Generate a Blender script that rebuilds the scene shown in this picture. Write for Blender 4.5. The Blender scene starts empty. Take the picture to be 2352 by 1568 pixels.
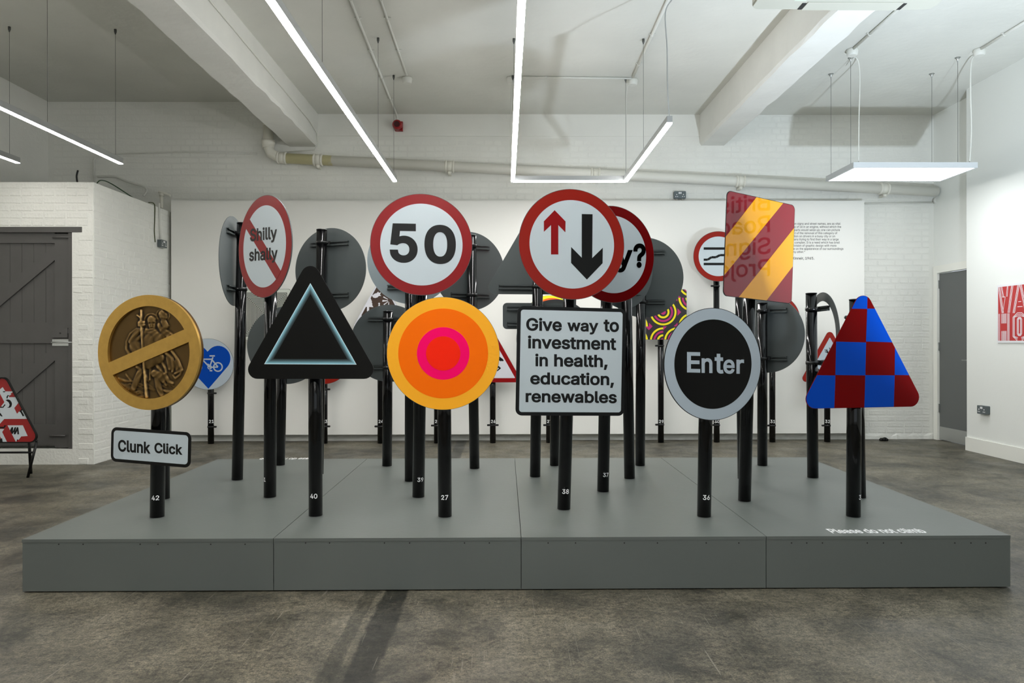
import bpy, bmesh, math, random, os
from math import sin, cos, pi, radians, atan, atan2, sqrt, hypot
from mathutils import Vector, Matrix
from mathutils.geometry import tessellate_polygon, delaunay_2d_cdt
import numpy as np
random.seed(7)
SC = bpy.context.scene
COL = SC.collection

# ------------------------------------------------------------------ camera, world, lights, exposure
F = 1666.0                       # focal length in pixels of the 2352 px frame
CAMZ = 1.23
YAW = atan(16 / F); ROLL = 0.0016
fwd = Vector((sin(YAW), cos(YAW), 0))
rgt0 = Vector((cos(YAW), -sin(YAW), 0)); up0 = Vector((0, 0, 1))
rgt = rgt0 * cos(ROLL) - up0 * sin(ROLL)
upv = up0 * cos(ROLL) + rgt0 * sin(ROLL)
EYE = Vector((0, 0, CAMZ))
cd = bpy.data.cameras.new('camera'); cam = bpy.data.objects.new('camera', cd); COL.objects.link(cam)
cd.sensor_width = 36; cd.lens = F * 36 / 2352; cd.clip_start = 0.05
cam.matrix_world = Matrix(((rgt.x, upv.x, -fwd.x, 0), (rgt.y, upv.y, -fwd.y, 0), (rgt.z, upv.z, -fwd.z, CAMZ), (0, 0, 0, 1)))
SC.camera = cam

W = bpy.data.worlds.new('overcast_sky'); SC.world = W; W.use_nodes = True
W.node_tree.nodes['Background'].inputs[0].default_value = (0.86, 0.94, 1.0, 1)
W.node_tree.nodes['Background'].inputs[1].default_value = 0.7
STRIP_POWER = 50.0; DIM_POWER = 23.0; PANEL_POWER = 7.2
fl = bpy.data.lights.new('floor_flash', 'SPOT'); fl.energy = 640; fl.color = (0.76, 0.87, 1.0)
fl.shadow_soft_size = 0.07; fl.spot_size = radians(134); fl.spot_blend = 1.0
flo = bpy.data.objects.new('floor_flash', fl); COL.objects.link(flo)
flo.location = (3.12, 3.35, 0.42)
flo.rotation_euler = Vector((0.18, 0.32, 1.0)).to_track_quat('-Z', 'Y').to_euler()
SC.view_settings.view_transform = 'Standard'; SC.view_settings.look = 'None'
SC.view_settings.gamma = 1; SC.view_settings.use_curve_mapping = False
SC.view_settings.exposure = 0.66

# ------------------------------------------------------------------ helpers
def ray(px, py):
    return fwd + rgt * ((px - 1176) / F) + upv * ((784 - py) / F)
def at(px, py, Y):               # point seen at that pixel on the plane y = Y
    d = ray(px, py); return EYE + d * (Y / d.y)
def at_x(px, py, X):
    d = ray(px, py); return EYE + d * (X / d.x)
def at_z(px, py, z):
    d = ray(px, py); return EYE + d * ((z - CAMZ) / d.z)

def lin(c):
    return tuple(((v / 255) / 12.92 if v <= 10 else (((v / 255) + 0.055) / 1.055) ** 2.4) for v in c) + (1,)
MATS = {}
def mat(name, rgb, rough=0.5, metal=0.0, spec=0.5, noise=0, nscale=8, bump=0, bscale=60, coat=0, nmix=0.25):
    if name in MATS: return MATS[name]
    m = bpy.data.materials.new(name); m.use_nodes = True; nt = m.node_tree; b = nt.nodes['Principled BSDF']
    b.inputs['Base Color'].default_value = lin(rgb); b.inputs['Roughness'].default_value = rough
    b.inputs['Metallic'].default_value = metal; b.inputs['Specular IOR Level'].default_value = spec
    b.inputs['Coat Weight'].default_value = coat; b.inputs['Coat Roughness'].default_value = 0.02
    tc = nt.nodes.new('ShaderNodeTexCoord')
    if noise:
        n = nt.nodes.new('ShaderNodeTexNoise'); n.inputs['Scale'].default_value = nscale; n.inputs['Detail'].default_value = 6
        nt.links.new(tc.outputs['Object'], n.inputs['Vector'])
        mr = nt.nodes.new('ShaderNodeMapRange'); mr.inputs[1].default_value = 0.3; mr.inputs[2].default_value = 0.7
        mr.inputs[3].default_value = 1 - noise; mr.inputs[4].default_value = 1 + noise * 0.4
        nt.links.new(n.outputs[0], mr.inputs[0])
        mx = nt.nodes.new('ShaderNodeVectorMath'); mx.operation = 'SCALE'
        mx.inputs[0].default_value = lin(rgb)[:3]; nt.links.new(mr.outputs[0], mx.inputs['Scale'])
        nt.links.new(mx.outputs[0], b.inputs['Base Color'])
    if bump:
        n2 = nt.nodes.new('ShaderNodeTexNoise'); n2.inputs['Scale'].default_value = bscale; n2.inputs['Detail'].default_value = 5
        nt.links.new(tc.outputs['Object'], n2.inputs['Vector'])
        bp = nt.nodes.new('ShaderNodeBump'); bp.inputs['Strength'].default_value = bump; bp.inputs['Distance'].default_value = 0.01
        nt.links.new(n2.outputs[0], bp.inputs['Height']); nt.links.new(bp.outputs[0], b.inputs['Normal'])
    MATS[name] = m; return m
def emit(name, rgb, s):
    m = bpy.data.materials.new(name); m.use_nodes = True; nt = m.node_tree
    b = nt.nodes['Principled BSDF']; b.inputs['Base Color'].default_value = (0.8, 0.8, 0.8, 1)
    b.inputs['Emission Color'].default_value = rgb + (1,); b.inputs['Emission Strength'].default_value = s
    return m

class MB:
    def __init__(s): s.v = []; s.f = []; s.sm = []
    def add(s, vs, fs, smooth=False):
        o = len(s.v); s.v += [tuple(v) for v in vs]; s.f += [tuple(i + o for i in f) for f in fs]; s.sm += [smooth] * len(fs); return s
    def box(s, a, b):
        x0, y0, z0 = (min(a[i], b[i]) for i in range(3)); x1, y1, z1 = (max(a[i], b[i]) for i in range(3))
        return s.add([(x0, y0, z0), (x1, y0, z0), (x1, y1, z0), (x0, y1, z0), (x0, y0, z1), (x1, y0, z1), (x1, y1, z1), (x0, y1, z1)],
                     [(0, 3, 2, 1), (4, 5, 6, 7), (0, 1, 5, 4), (1, 2, 6, 5), (2, 3, 7, 6), (3, 0, 4, 7)])
    def tube(s, pts, r, n=10, caps=True):
        pts = [Vector(p) for p in pts]; k = len(pts); rs = r if isinstance(r, (list, tuple)) else [r] * k
        tang = []
        for i in range(k):
            t = (pts[min(i + 1, k - 1)] - pts[max(i - 1, 0)]).normalized(); tang.append(t)
        ref = Vector((0, 0, 1)) if abs(tang[0].z) < 0.9 else Vector((0, 1, 0))
        u = tang[0].cross(ref).normalized(); vs = []
        for i in range(k):
            u = (u - tang[i] * u.dot(tang[i])).normalized(); w = tang[i].cross(u)
            for j in range(n):
                a = 2 * pi * j / n; vs.append(pts[i] + (u * cos(a) + w * sin(a)) * rs[i])
        fs = [(i * n + j, i * n + (j + 1) % n, (i + 1) * n + (j + 1) % n, (i + 1) * n + j) for i in range(k - 1) for j in range(n)]
        s.add(vs, fs, True)
        if caps:
            o = len(s.v) - n * k
            s.f.append(tuple(o + j for j in reversed(range(n)))); s.sm.append(False)
            s.f.append(tuple(o + (k - 1) * n + j for j in range(n))); s.sm.append(False)
        return s
    def poly(s, loops, y0, y1=None):     # polygon in the x-z plane, loops = outer + holes, front (-y) at y0, extruded back to y1
        vl = [[Vector((p[0], p[1], 0)) for p in L] for L in loops]
        tris = tessellate_polygon(vl); flat = [p for L in loops for p in L]
        N = len(flat); vs = [(p[0], y0, p[1]) for p in flat]; fs = []
        for t in tris:
            a, b, c = (flat[i] for i in t)
            area = (b[0] - a[0]) * (c[1] - a[1]) - (c[0] - a[0]) * (b[1] - a[1])
            fs.append(tuple(t) if area > 0 else tuple(reversed(t)))   # CCW in xz seen from -y => normal -y
        if y1 is not None:
            vs += [(p[0], y1, p[1]) for p in flat]
            fs += [tuple(N + i for i in reversed(f)) for f in fs[:]]
            o = 0
            for L in loops:
                n = len(L); ar = sum(L[i][0] * L[(i + 1) % n][1] - L[(i + 1) % n][0] * L[i][1] for i in range(n))
                hole = L is not loops[0]
                for i in range(n):
                    a, b = o + i, o + (i + 1) % n
                    q = (a, a + N, b + N, b)
                    if (ar > 0) == hole: q = tuple(reversed(q))
                    fs.append(q)
                o += n
        return s.add(vs, fs)
    def mesh(s, name, m):
        me = bpy.data.meshes.new(name); me.from_pydata(s.v, [], s.f); me.update()
        if any(s.sm): me.polygons.foreach_set('use_smooth', s.sm)
        if m is not None: me.materials.append(m)
        return me
    def build(s, name, m, parent=None, M=None):
        o = bpy.data.objects.new(name, s.mesh(name, m)); COL.objects.link(o)
        if parent is not None: o.parent = parent
        if M is not None: o.matrix_local = M
        return o
def tag(o, label=None, cat=None, group=None, kind=None):
    if label: o['label'] = label
    if cat: o['category'] = cat
    if group: o['group'] = group
    if kind: o['kind'] = kind
    return o
def empty(name, loc, parent=None):
    o = bpy.data.objects.new(name, None); COL.objects.link(o); o.location = loc; o.empty_display_size = 0.1
    if parent: o.parent = parent
    return o
def circ(r, n=64, cx=0, cz=0, rz=None):
    rz = rz or r
    return [(cx + r * cos(2 * pi * i / n), cz + rz * sin(2 * pi * i / n)) for i in range(n)]
def rounded(pts, r, n=8):                # convex polygon (CCW) with rounded corners
    out = []; k = len(pts)
    for i in range(k):
        p0, p, p1 = Vector(pts[i - 1]), Vector(pts[i]), Vector(pts[(i + 1) % k])
        a = (p0 - p).normalized(); b = (p1 - p).normalized(); ang = math.acos(max(-1, min(1, a.dot(b))))
        d = r / math.tan(ang / 2); c = p + (a + b).normalized() * (r / sin(ang / 2))
        s = p + a * d; e = p + b * d
        a0 = atan2(s.y - c.y, s.x - c.x); a1 = atan2(e.y - c.y, e.x - c.x)
        while a1 < a0: a1 += 2 * pi
        for j in range(n + 1):
            t = a0 + (a1 - a0) * j / n; out.append((c.x + r * cos(t), c.y + r * sin(t)))
    return out
def rrect(w, h, r): return rounded([(-w / 2, -h / 2), (w / 2, -h / 2), (w / 2, h / 2), (-w / 2, h / 2)], r)
def tri_pts(w, h, r, inset=0):           # isosceles triangle whose ROUNDED outline is w by h, origin at the middle of that box
    H0 = h + r * (sqrt(1 + (2 * h / w) ** 2) - 1); 
    sl = atan2(2 * H0, w * 1.1); 
    s0 = w + 2 * r * (1 / math.tan(sl / 2) - 1)
    P = [(-s0 / 2, -h / 2), (s0 / 2, -h / 2), (0, -h / 2 + H0)]
    if inset:
        cx, cz = 0, -h / 2 + H0 / 3
        k = 1 - inset / (H0 / 3); P = [(cx + (x - cx) * k, cz + (z - cz) * k) for x, z in P]
    return rounded(P, max(r * (1 if not inset else 0.12), 0.002))
def stroke(pts, w, closed=False):        # polyline -> list of polygons
    out = []; k = len(pts)
    for i in range(k if closed else k - 1):
        a, b = Vector(pts[i]), Vector(pts[(i + 1) % k]); d = (b - a)
        if d.length < 1e-7: continue
        d.normalize(); n = Vector((-d.y, d.x)) * (w / 2)
        out.append([tuple(a - n), tuple(b - n), tuple(b + n), tuple(a + n)])
    return out
def clip(poly, inside, cross):           # Sutherland-Hodgman step
    out = []
    for i in range(len(poly)):
        a, b = poly[i - 1], poly[i]
        ia, ib = inside(a), inside(b)
        if ib:
            if not ia: out.append(cross(a, b))
            out.append(b)
        elif ia: out.append(cross(a, b))
    return out
def clip_convex(poly, conv):
    n = len(conv)
    for i in range(n):
        a, b = conv[i], conv[(i + 1) % n]
        ins = lambda p: (b[0] - a[0]) * (p[1] - a[1]) - (b[1] - a[1]) * (p[0] - a[0]) >= -1e-9
        def crs(p, q):
            f = lambda t: (b[0] - a[0]) * (t[1] - a[1]) - (b[1] - a[1]) * (t[0] - a[0])
            fp, fq = f(p), f(q); t = fp / (fp - fq); return (p[0] + (q[0] - p[0]) * t, p[1] + (q[1] - p[1]) * t)
        poly = clip(poly, ins, crs)
        if len(poly) < 3: return []
    return poly

# lettering: the typeface that ships with Blender, turned into flat meshes
FONT = None
try: FONT = bpy.data.fonts.load(os.path.join(bpy.utils.system_resource('DATAFILES'), 'fonts', 'Inter.woff2'))
except Exception: FONT = None
def area2(L): return sum(L[i - 1][0] * L[i][1] - L[i][0] * L[i - 1][1] for i in range(len(L)))
def inside_poly(p, L):
    c = False
    for i in range(len(L)):
        a, b = L[i - 1], L[i]
        if (a[1] > p[1]) != (b[1] > p[1]) and p[0] < (b[0] - a[0]) * (p[1] - a[1]) / (b[1] - a[1]) + a[0]: c = not c
    return c
def fill_union(loops):
    """counter-clockwise outers and clockwise holes, overlaps allowed -> vertices and triangles"""
    pts = [Vector(p) for L in loops for p in L]; edges = []; o = 0; A, B_ = [], []
    for L in loops:
        n = len(L); edges += [(o + k, o + (k + 1) % n) for k in range(n)]; o += n
        A += L; B_ += L[1:] + L[:1]
    cv, _, cf = delaunay_2d_cdt(pts, edges, [], 0, 1e-5)[:3]
    V = np.array([(p.x, p.y, 0.0) for p in cv]); A = np.array(A); B_ = np.array(B_); Fc = []
    T = [f for f in cf if len(f) == 3]; ce_ = np.array([V[list(f), :2].mean(0) for f in T])
    up_ = (A[None, :, 1] <= ce_[:, None, 1]) & (B_[None, :, 1] > ce_[:, None, 1]); dn_ = (A[None, :, 1] > ce_[:, None, 1]) & (B_[None, :, 1] <= ce_[:, None, 1])
    sd_ = (B_[None, :, 0] - A[None, :, 0]) * (ce_[:, None, 1] - A[None, :, 1]) - (ce_[:, None, 0] - A[None, :, 0]) * (B_[None, :, 1] - A[None, :, 1])
    wn = (up_ & (sd_ > 0)).sum(1) - (dn_ & (sd_ < 0)).sum(1)      # non-zero winding = ink
    for f, w in zip(T, wn):
        if w != 0:
            a, b, c = (V[q] for q in f); ar = (b[0] - a[0]) * (c[1] - a[1]) - (c[0] - a[0]) * (b[1] - a[1])
            Fc.append(tuple(f) if ar > 0 else tuple(reversed(f)))
    V = V[:, :3]; used = sorted({q for f in Fc for q in f}); mp = {q: k for k, q in enumerate(used)}
    V = V[used]; Fc = [tuple(mp[q] for q in f) for f in Fc]
    return np.array(V), Fc
def text_geo(s, bold=0.0, res=4):
    """outline of a string -> vertices (x, y, layer) and faces; every contour is grown by `bold`"""
    cu = bpy.data.curves.new('t', 'FONT'); cu.body = s; cu.size = 1
    if FONT: cu.font = FONT
    ob = bpy.data.objects.new('t', cu); COL.objects.link(ob)
    dg = bpy.context.evaluated_depsgraph_get(); c2 = ob.to_curve(dg)
    loops = []
    for sp in c2.splines:
        bp = sp.bezier_points; L = []; n = len(bp)
        for k in range(n):
            a, b = bp[k], bp[(k + 1) % n]; p0, p1, p2, p3 = a.co, a.handle_right, b.handle_left, b.co
            ch = (p3 - p0).length
            if ch < 1e-6: continue
            st = max(abs((p1 - p0).cross(p3 - p0).z), abs((p2 - p0).cross(p3 - p0).z)) / ch < 0.002
            for t in ([0] if st else [q / res for q in range(res)]):
                u = 1 - t; q = p0 * u ** 3 + p1 * 3 * u * u * t + p2 * 3 * u * t * t + p3 * t ** 3
                if not L or hypot(L[-1][0] - q.x, L[-1][1] - q.y) > 1e-4: L.append((q.x, q.y))
        if len(L) > 2 and hypot(L[-1][0] - L[0][0], L[-1][1] - L[0][1]) < 1e-4: L.pop()
        if len(L) > 2: loops.append(L)
    ob.to_curve_clear(); bpy.data.objects.remove(ob); bpy.data.curves.remove(cu)
    sg = 1 if area2(max(loops, key=lambda L: abs(area2(L)))) > 0 else -1
    if sg < 0: loops = [list(reversed(L)) for L in loops]          # outers now run counter-clockwise
    def grow(L):
        if bold <= 0: return L
        out = []; n = len(L)
        for k in range(n):
            a, p, b = L[k - 1], L[k], L[(k + 1) % n]
            d1 = (p[0] - a[0], p[1] - a[1]); d2 = (b[0] - p[0], b[1] - p[1]); l1, l2 = hypot(*d1), hypot(*d2)
            n1 = (d1[1] / l1, -d1[0] / l1); n2 = (d2[1] / l2, -d2[0] / l2)
            m = (n1[0] + n2[0], n1[1] + n2[1]); q = 1 + n1[0] * n2[0] + n1[1] * n2[1]; q = max(q, 0.5)
            out.append((p[0] + m[0] / q * bold, p[1] + m[1] / q * bold))
        return out
    loops = [grow(L) for L in loops]
    return fill_union(loops)

# ------------------------------------------------------------------ materials
M_WALL = mat('white_wall_paint', (228, 228, 221), 0.6, noise=0.06, nscale=1.5, bump=0.25, bscale=25)
M_BRICK = mat('white_painted_brick', (230, 230, 223), 0.55, noise=0.05, nscale=3, bump=0.5, bscale=40)
M_PLASTER = mat('white_plaster', (232, 234, 229), 0.6, bump=0.08, bscale=30)
M_CEIL = mat('ceiling_paint', (214, 214, 206), 0.7, noise=0.05, nscale=2, bump=0.35, bscale=14)
M_BEAM = mat('beam_paint', (220, 220, 214), 0.65, noise=0.05, nscale=3, bump=0.6, bscale=9)
M_BOARD = mat('display_board_white', (236, 235, 229), 0.55)
M_GREYP = mat('platform_grey_paint', (98, 103, 99), 0.44, noise=0.05, nscale=2.5, bump=0.05, bscale=40)
M_GROOVE = mat('dark_joint', (34, 34, 32), 0.8)
M_POLE = mat('gloss_black_post', (6, 6, 7), 0.10, spec=0.35)
M_CLAMP = mat('black_clamp', (16, 16, 16), 0.3)
M_BACK = mat('grey_sign_back', (74, 80, 80), 0.45)
M_RAIL = mat('grey_channel', (70, 76, 75), 0.4)
M_EDGE = mat('aluminium_edge', (150, 152, 150), 0.3, metal=0.8)
M_WHITE = mat('reflective_white', (190, 201, 206), 0.32)
M_SILV = mat('reflective_silver', (176, 188, 198), 0.35)
M_RED = mat('sign_red', (136, 4, 8), 0.3, spec=0.25)
M_REDO = mat('sign_orange_red', (140, 24, 10), 0.3, spec=0.25)
M_DRED = mat('sign_dark_red', (108, 0, 2), 0.35, spec=0.08)
M_BLK = mat('sign_black', (10, 10, 9), 0.35, spec=0.25)
M_GLOSSBLK = mat('gloss_black_face', (2, 2, 2), 0.15, spec=0.2)
M_BLUE = mat('sign_blue', (0, 68, 178), 0.32, spec=0.1)
M_BLUE2 = mat('sign_heart_blue', (0, 68, 168), 0.3, spec=0.1)
M_LET = mat('white_vinyl', (240, 240, 240), 0.5)
M_GOLD = mat('brushed_gold', (206, 164, 84), 0.4, metal=0.8, noise=0.08, nscale=30, bump=0.04, bscale=300)
M_WOODG = mat('grey_painted_wood', (80, 78, 76), 0.5, noise=0.08, nscale=5, bump=0.15, bscale=20)
M_DOORG = mat('grey_door_paint', (96, 99, 97), 0.5)
M_STEEL = mat('brushed_steel', (186, 188, 186), 0.32, metal=0.9)
M_TRIM = mat('trim_white', (236, 236, 228), 0.45)
M_PIPE = mat('cream_pipe_paint', (224, 222, 210), 0.4, bump=0.15, bscale=20)
M_ALU = mat('light_aluminium', (176, 178, 178), 0.35, metal=0.6)
M_WIRE = mat('steel_wire', (90, 92, 90), 0.4, metal=0.5)
M_CONDUIT = mat('conduit_white', (216, 216, 208), 0.45)
M_SOCK = mat('socket_grey', (98, 106, 108), 0.35, metal=0.4)

def floor_mat():
    m = bpy.data.materials.new('worn_concrete'); m.use_nodes = True; nt = m.node_tree; N = nt.nodes.new; L = nt.links.new
    b = nt.nodes['Principled BSDF']; tc = N('ShaderNodeTexCoord')
    def noise(scale, det=8, rough=0.6, dist=0, vec=None):
        n = N('ShaderNodeTexNoise'); n.inputs['Scale'].default_value = scale; n.inputs['Detail'].default_value = det
        n.inputs['Roughness'].default_value = rough; n.inputs['Distortion'].default_value = dist
        L(vec or tc.outputs['Object'], n.inputs['Vector']); return n.outputs[0]
    def ramp(src, stops):
        r = N('ShaderNodeValToRGB'); L(src, r.inputs[0]); e = r.color_ramp.elements
        while len(e) < len(stops): e.new(0.5)
        for k, (p, c) in enumerate(stops): e[k].position = p; e[k].color = c
        return r.outputs[0]
    def mix(f, a, c, mode='MIX'):
        n = N('ShaderNodeMix'); n.data_type = 'RGBA'; n.blend_type = mode
        if isinstance(f, float): n.inputs[0].default_value = f
        else: L(f, n.inputs[0])
        for s, q in ((6, a), (7, c)):
            if isinstance(q, tuple): n.inputs[s].default_value = q
            else: L(q, n.inputs[s])
        return n.outputs[2]
    base = ramp(noise(0.9, 10, 0.65, 0.4), [(0.36, lin((44, 44, 38))), (0.47, lin((74, 71, 61))), (0.56, lin((98, 93, 80))), (0.68, lin((118, 113, 100)))])
    patch = ramp(noise(2.6, 12, 0.72, 0.8), [(0.40, lin((40, 41, 36))), (0.5, lin((88, 84, 73))), (0.62, lin((116, 111, 98)))])
    c = mix(0.5, base, patch)
    # two dark rubber streaks that run towards the platform
    sx = N('ShaderNodeSeparateXYZ'); L(tc.outputs['Object'], sx.inputs[0])
    wob = N('ShaderNodeMath'); wob.operation = 'MULTIPLY_ADD'; L(noise(6, 8, 0.7), wob.inputs[0]); wob.inputs[1].default_value = 0.05; L(sx.outputs[0], wob.inputs[2])
    def band(c0, w, k, col):
        nonlocal c
        a = N('ShaderNodeMath'); a.operation = 'SUBTRACT'; L(wob.outputs[0], a.inputs[0]); a.inputs[1].default_value = c0 + 0.025
        d = N('ShaderNodeMath'); d.operation = 'ABSOLUTE'; L(a.outputs[0], d.inputs[0])
        r = N('ShaderNodeMapRange'); L(d.outputs[0], r.inputs[0]); r.inputs[1].default_value = w; r.inputs[2].default_value = w * 0.8; r.inputs[3].default_value = 0; r.inputs[4].default_value = k
        br = N('ShaderNodeMath'); br.operation = 'MULTIPLY'; L(r.outputs[0], br.inputs[0])
        L(ramp(noise(20, 8, 0.8), [(0.3, (0.5, 0.5, 0.5, 1)), (0.55, (1, 1, 1, 1))]), br.inputs[1])
        c = mix(br.outputs[0], c, col)
    band(-0.535, 0.066, 0.95, lin((28, 29, 23))); band(-0.66, 0.036, 0.65, lin((42, 42, 34)))
    fine = ramp(noise(38, 8, 0.85), [(0.40, (0.4, 0.4, 0.4, 1)), (0.49, (1, 1, 1, 1)), (0.60, (1.6, 1.57, 1.46, 1))])
    c = mix(0.9, c, fine, 'MULTIPLY')
    grit = ramp(noise(140, 6, 0.8), [(0.40, (0.5, 0.5, 0.5, 1)), (0.5, (1, 1, 1, 1)), (0.60, (1.55, 1.52, 1.42, 1))])
    c = mix(0.85, c, grit, 'MULTIPLY')
    dk = ramp(noise(4.2, 14, 0.8, 1.2), [(0.3, (0.45, 0.46, 0.45, 1)), (0.46, (1, 1, 1, 1))])
    c = mix(1.0, c, dk, 'MULTIPLY')
    # pale flecks of plaster
    sp = ramp(noise(7.5, 14, 0.8, 1.5), [(0.69, (0, 0, 0, 1)), (0.73, (1, 1, 1, 1))])
    c = mix(sp, c, lin((168, 158, 138)))
    sp2 = ramp(noise(26, 6, 0.75, 2.0), [(0.735, (0, 0, 0, 1)), (0.755, (0.9, 0.9, 0.9, 1))])
    c = mix(sp2, c, lin((176, 170, 152)))
    # scratches: stretched noise in two directions
    for rz, sc in ((0.5, (60, 1.2, 1)), (-0.7, (75, 2.2, 1)), (1.3, (90, 1.6, 1)), (-0.2, (80, 2.6, 1)), (0.95, (100, 3.0, 1))):
        mp = N('ShaderNodeMapping'); mp.inputs['Rotation'].default_value = (0, 0, rz); mp.inputs['Scale'].default_value = sc
        L(tc.outputs['Object'], mp.inputs[0])
        s = ramp(noise(1.0, 2, 0.5, 0.5, mp.outputs[0]), [(0.725, (0, 0, 0, 1)), (0.76, (0.4, 0.4, 0.4, 1))])
        c = mix(s, c, lin((150, 146, 132)))
    L(c, b.inputs['Base Color'])
    L(ramp(noise(3, 8, 0.6), [(0.3, (0.36,) * 3 + (1,)), (0.7, (0.62,) * 3 + (1,))]), b.inputs['Roughness'])
    bp = N('ShaderNodeBump'); bp.inputs['Strength'].default_value = 0.25; bp.inputs['Distance'].default_value = 0.004
    L(noise(30, 10, 0.75), bp.inputs['Height']); L(bp.outputs[0], b.inputs['Normal'])
    return m

# ------------------------------------------------------------------ room shell
XL, XR, XD, YB, YF, ZC, ZCL = -5.66, 5.20, 5.38, 9.05, -4.0, 4.06, 4.21
SY, SX, SZ = 7.34, -4.14, 2.84           # the white brick store room: front face, side face, top
def struct(name, mb, m, M=None):
    o = mb.build(name, m, None, M); o['kind'] = 'structure'; return o
struct('floor', MB().box((XL - 0.3, YF - 0.3, -0.12), (XD + 0.3, YB + 0.3, 0)), floor_mat())
wall_back = struct('wall_back', MB().box((XL - 0.2, YB, 0), (XD + 0.2, YB + 0.2, ZCL)), M_WALL)
struct('wall_left', MB().box((XL - 0.2, YF, 0), (XL, YB, ZCL)), M_WALL)
struct('wall_right', MB().box((XR, YF, 0), (XR + 0.5, 8.12, ZC)), M_PLASTER)
wd = MB(); DY0, DY1, DZ = 8.20, 9.0, 2.10     # doorway in the recessed return wall
wd.box((XD, 8.12, 0), (XD + 0.2, DY0, ZC)); wd.box((XD, DY1, 0), (XD + 0.2, YB, ZC)); wd.box((XD, DY0, DZ), (XD + 0.2, DY1, ZC))
struct('wall_right_return', wd, M_PLASTER)
# front wall with the shop window behind the camera
wf = MB(); wf.box((XL, YF - 0.2, 0), (-1.5, YF, ZCL)); wf.box((5.0, YF - 0.2, 0), (XR, YF, ZC)); wf.box((-1.5, YF - 0.2, 3.2), (5.0, YF, ZCL)); wf.box((-1.5, YF - 0.2, 0), (5.0, YF, 0.35))
struct('wall_front', wf, M_WALL)
win = MB()
for i in range(6): win.box((-1.5 + i * 1.29, YF - 0.14, 0.35), (-1.44 + i * 1.29, YF - 0.06, 3.2))
win.box((-1.5, YF - 0.14, 3.14), (5, YF - 0.06, 3.2)); win.box((-1.5, YF - 0.14, 0.35), (5, YF - 0.06, 0.41))
struct('window_1', win, M_TRIM)
ce = MB(); ce.box((-2.5, YF, ZC), (XD + 0.2, YB, ZC + 0.25)); ce.box((XL, YF, ZCL), (-2.5, YB, ZCL + 0.1))
struct('ceiling', ce, M_CEIL)
def beam(name, x0, x1, z0, seed):
    rd = random.Random(seed); mb = MB(); n = 60; vs = []
    for i in range(n + 1):
        y = YF + (YB - YF) * i / n; w = 0.012 if 0 < i < n else 0
        a, b = rd.uniform(-w, w), rd.uniform(-w, w); c = rd.uniform(-w, w) * 0.4
        vs += [(x0, y, ZC + 0.1), (x0 + a * 0.5, y, z0 + 0.03), (x0 + 0.018 + a, y, z0 + c), (x1 - 0.018 + b, y, z0 + c), (x1 + b * 0.5, y, z0 + 0.03), (x1, y, ZC + 0.1)]
    fs = [(i * 6 + j, i * 6 + j + 1, i * 6 + j + 7, i * 6 + j + 6) for i in range(n) for j in range(5)]
    mb.add(vs, fs); return struct(name, mb, M_BEAM)
beam('beam_1', -2.69, -2.32, 3.655, 3); beam('beam_2', 2.44, 2.76, 3.675, 5)
struct('trim_1', MB().box((-2.32, YB - 0.012, 3.79), (2.44, YB, ZC)), M_WALL)
struct('baseboard_right', MB().box((XR - 0.018, YF, 0), (XR, 8.12, 0.15)), M_TRIM)
# a rough painted kerb of mortar along the foot of the back wall
kb = MB(); rd = random.Random(2); n = 140
vs = []
for i in range(n + 1):
    x = SX + (XD - SX) * i / n; d = rd.uniform(0.004, 0.02); vs += [(x, YB - d, 0), (x, YB - d * 0.8, 0.03 + rd.uniform(0, 0.02)), (x, YB + 0.001, 0.075)]
kb.add(vs, [(i * 3 + j, i * 3 + j + 3, i * 3 + j + 4, i * 3 + j + 1) for i in range(n) for j in range(2)])
struct('baseboard_back', kb, M_BRICK)

# store room walls
st = MB(); OX0, OX1, OZ0, OZ1 = -5.42, -4.355, 0.155, 2.39
st.box((OX1, SY, 0), (SX, SY + 0.22, SZ)); st.box((XL, SY, 0), (OX0, SY + 0.22, SZ)); st.box((OX0, SY, OZ1), (OX1, SY + 0.22, SZ)); st.box((OX0, SY + 0.004, 0), (OX1, SY + 0.22, OZ0))
wall_store_front = struct('wall_store_front', st, M_BRICK)
wall_store_side = struct('wall_store_side', MB().box((SX - 0.22, SY + 0.22, 0), (SX, YB, SZ)), M_BRICK)

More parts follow.
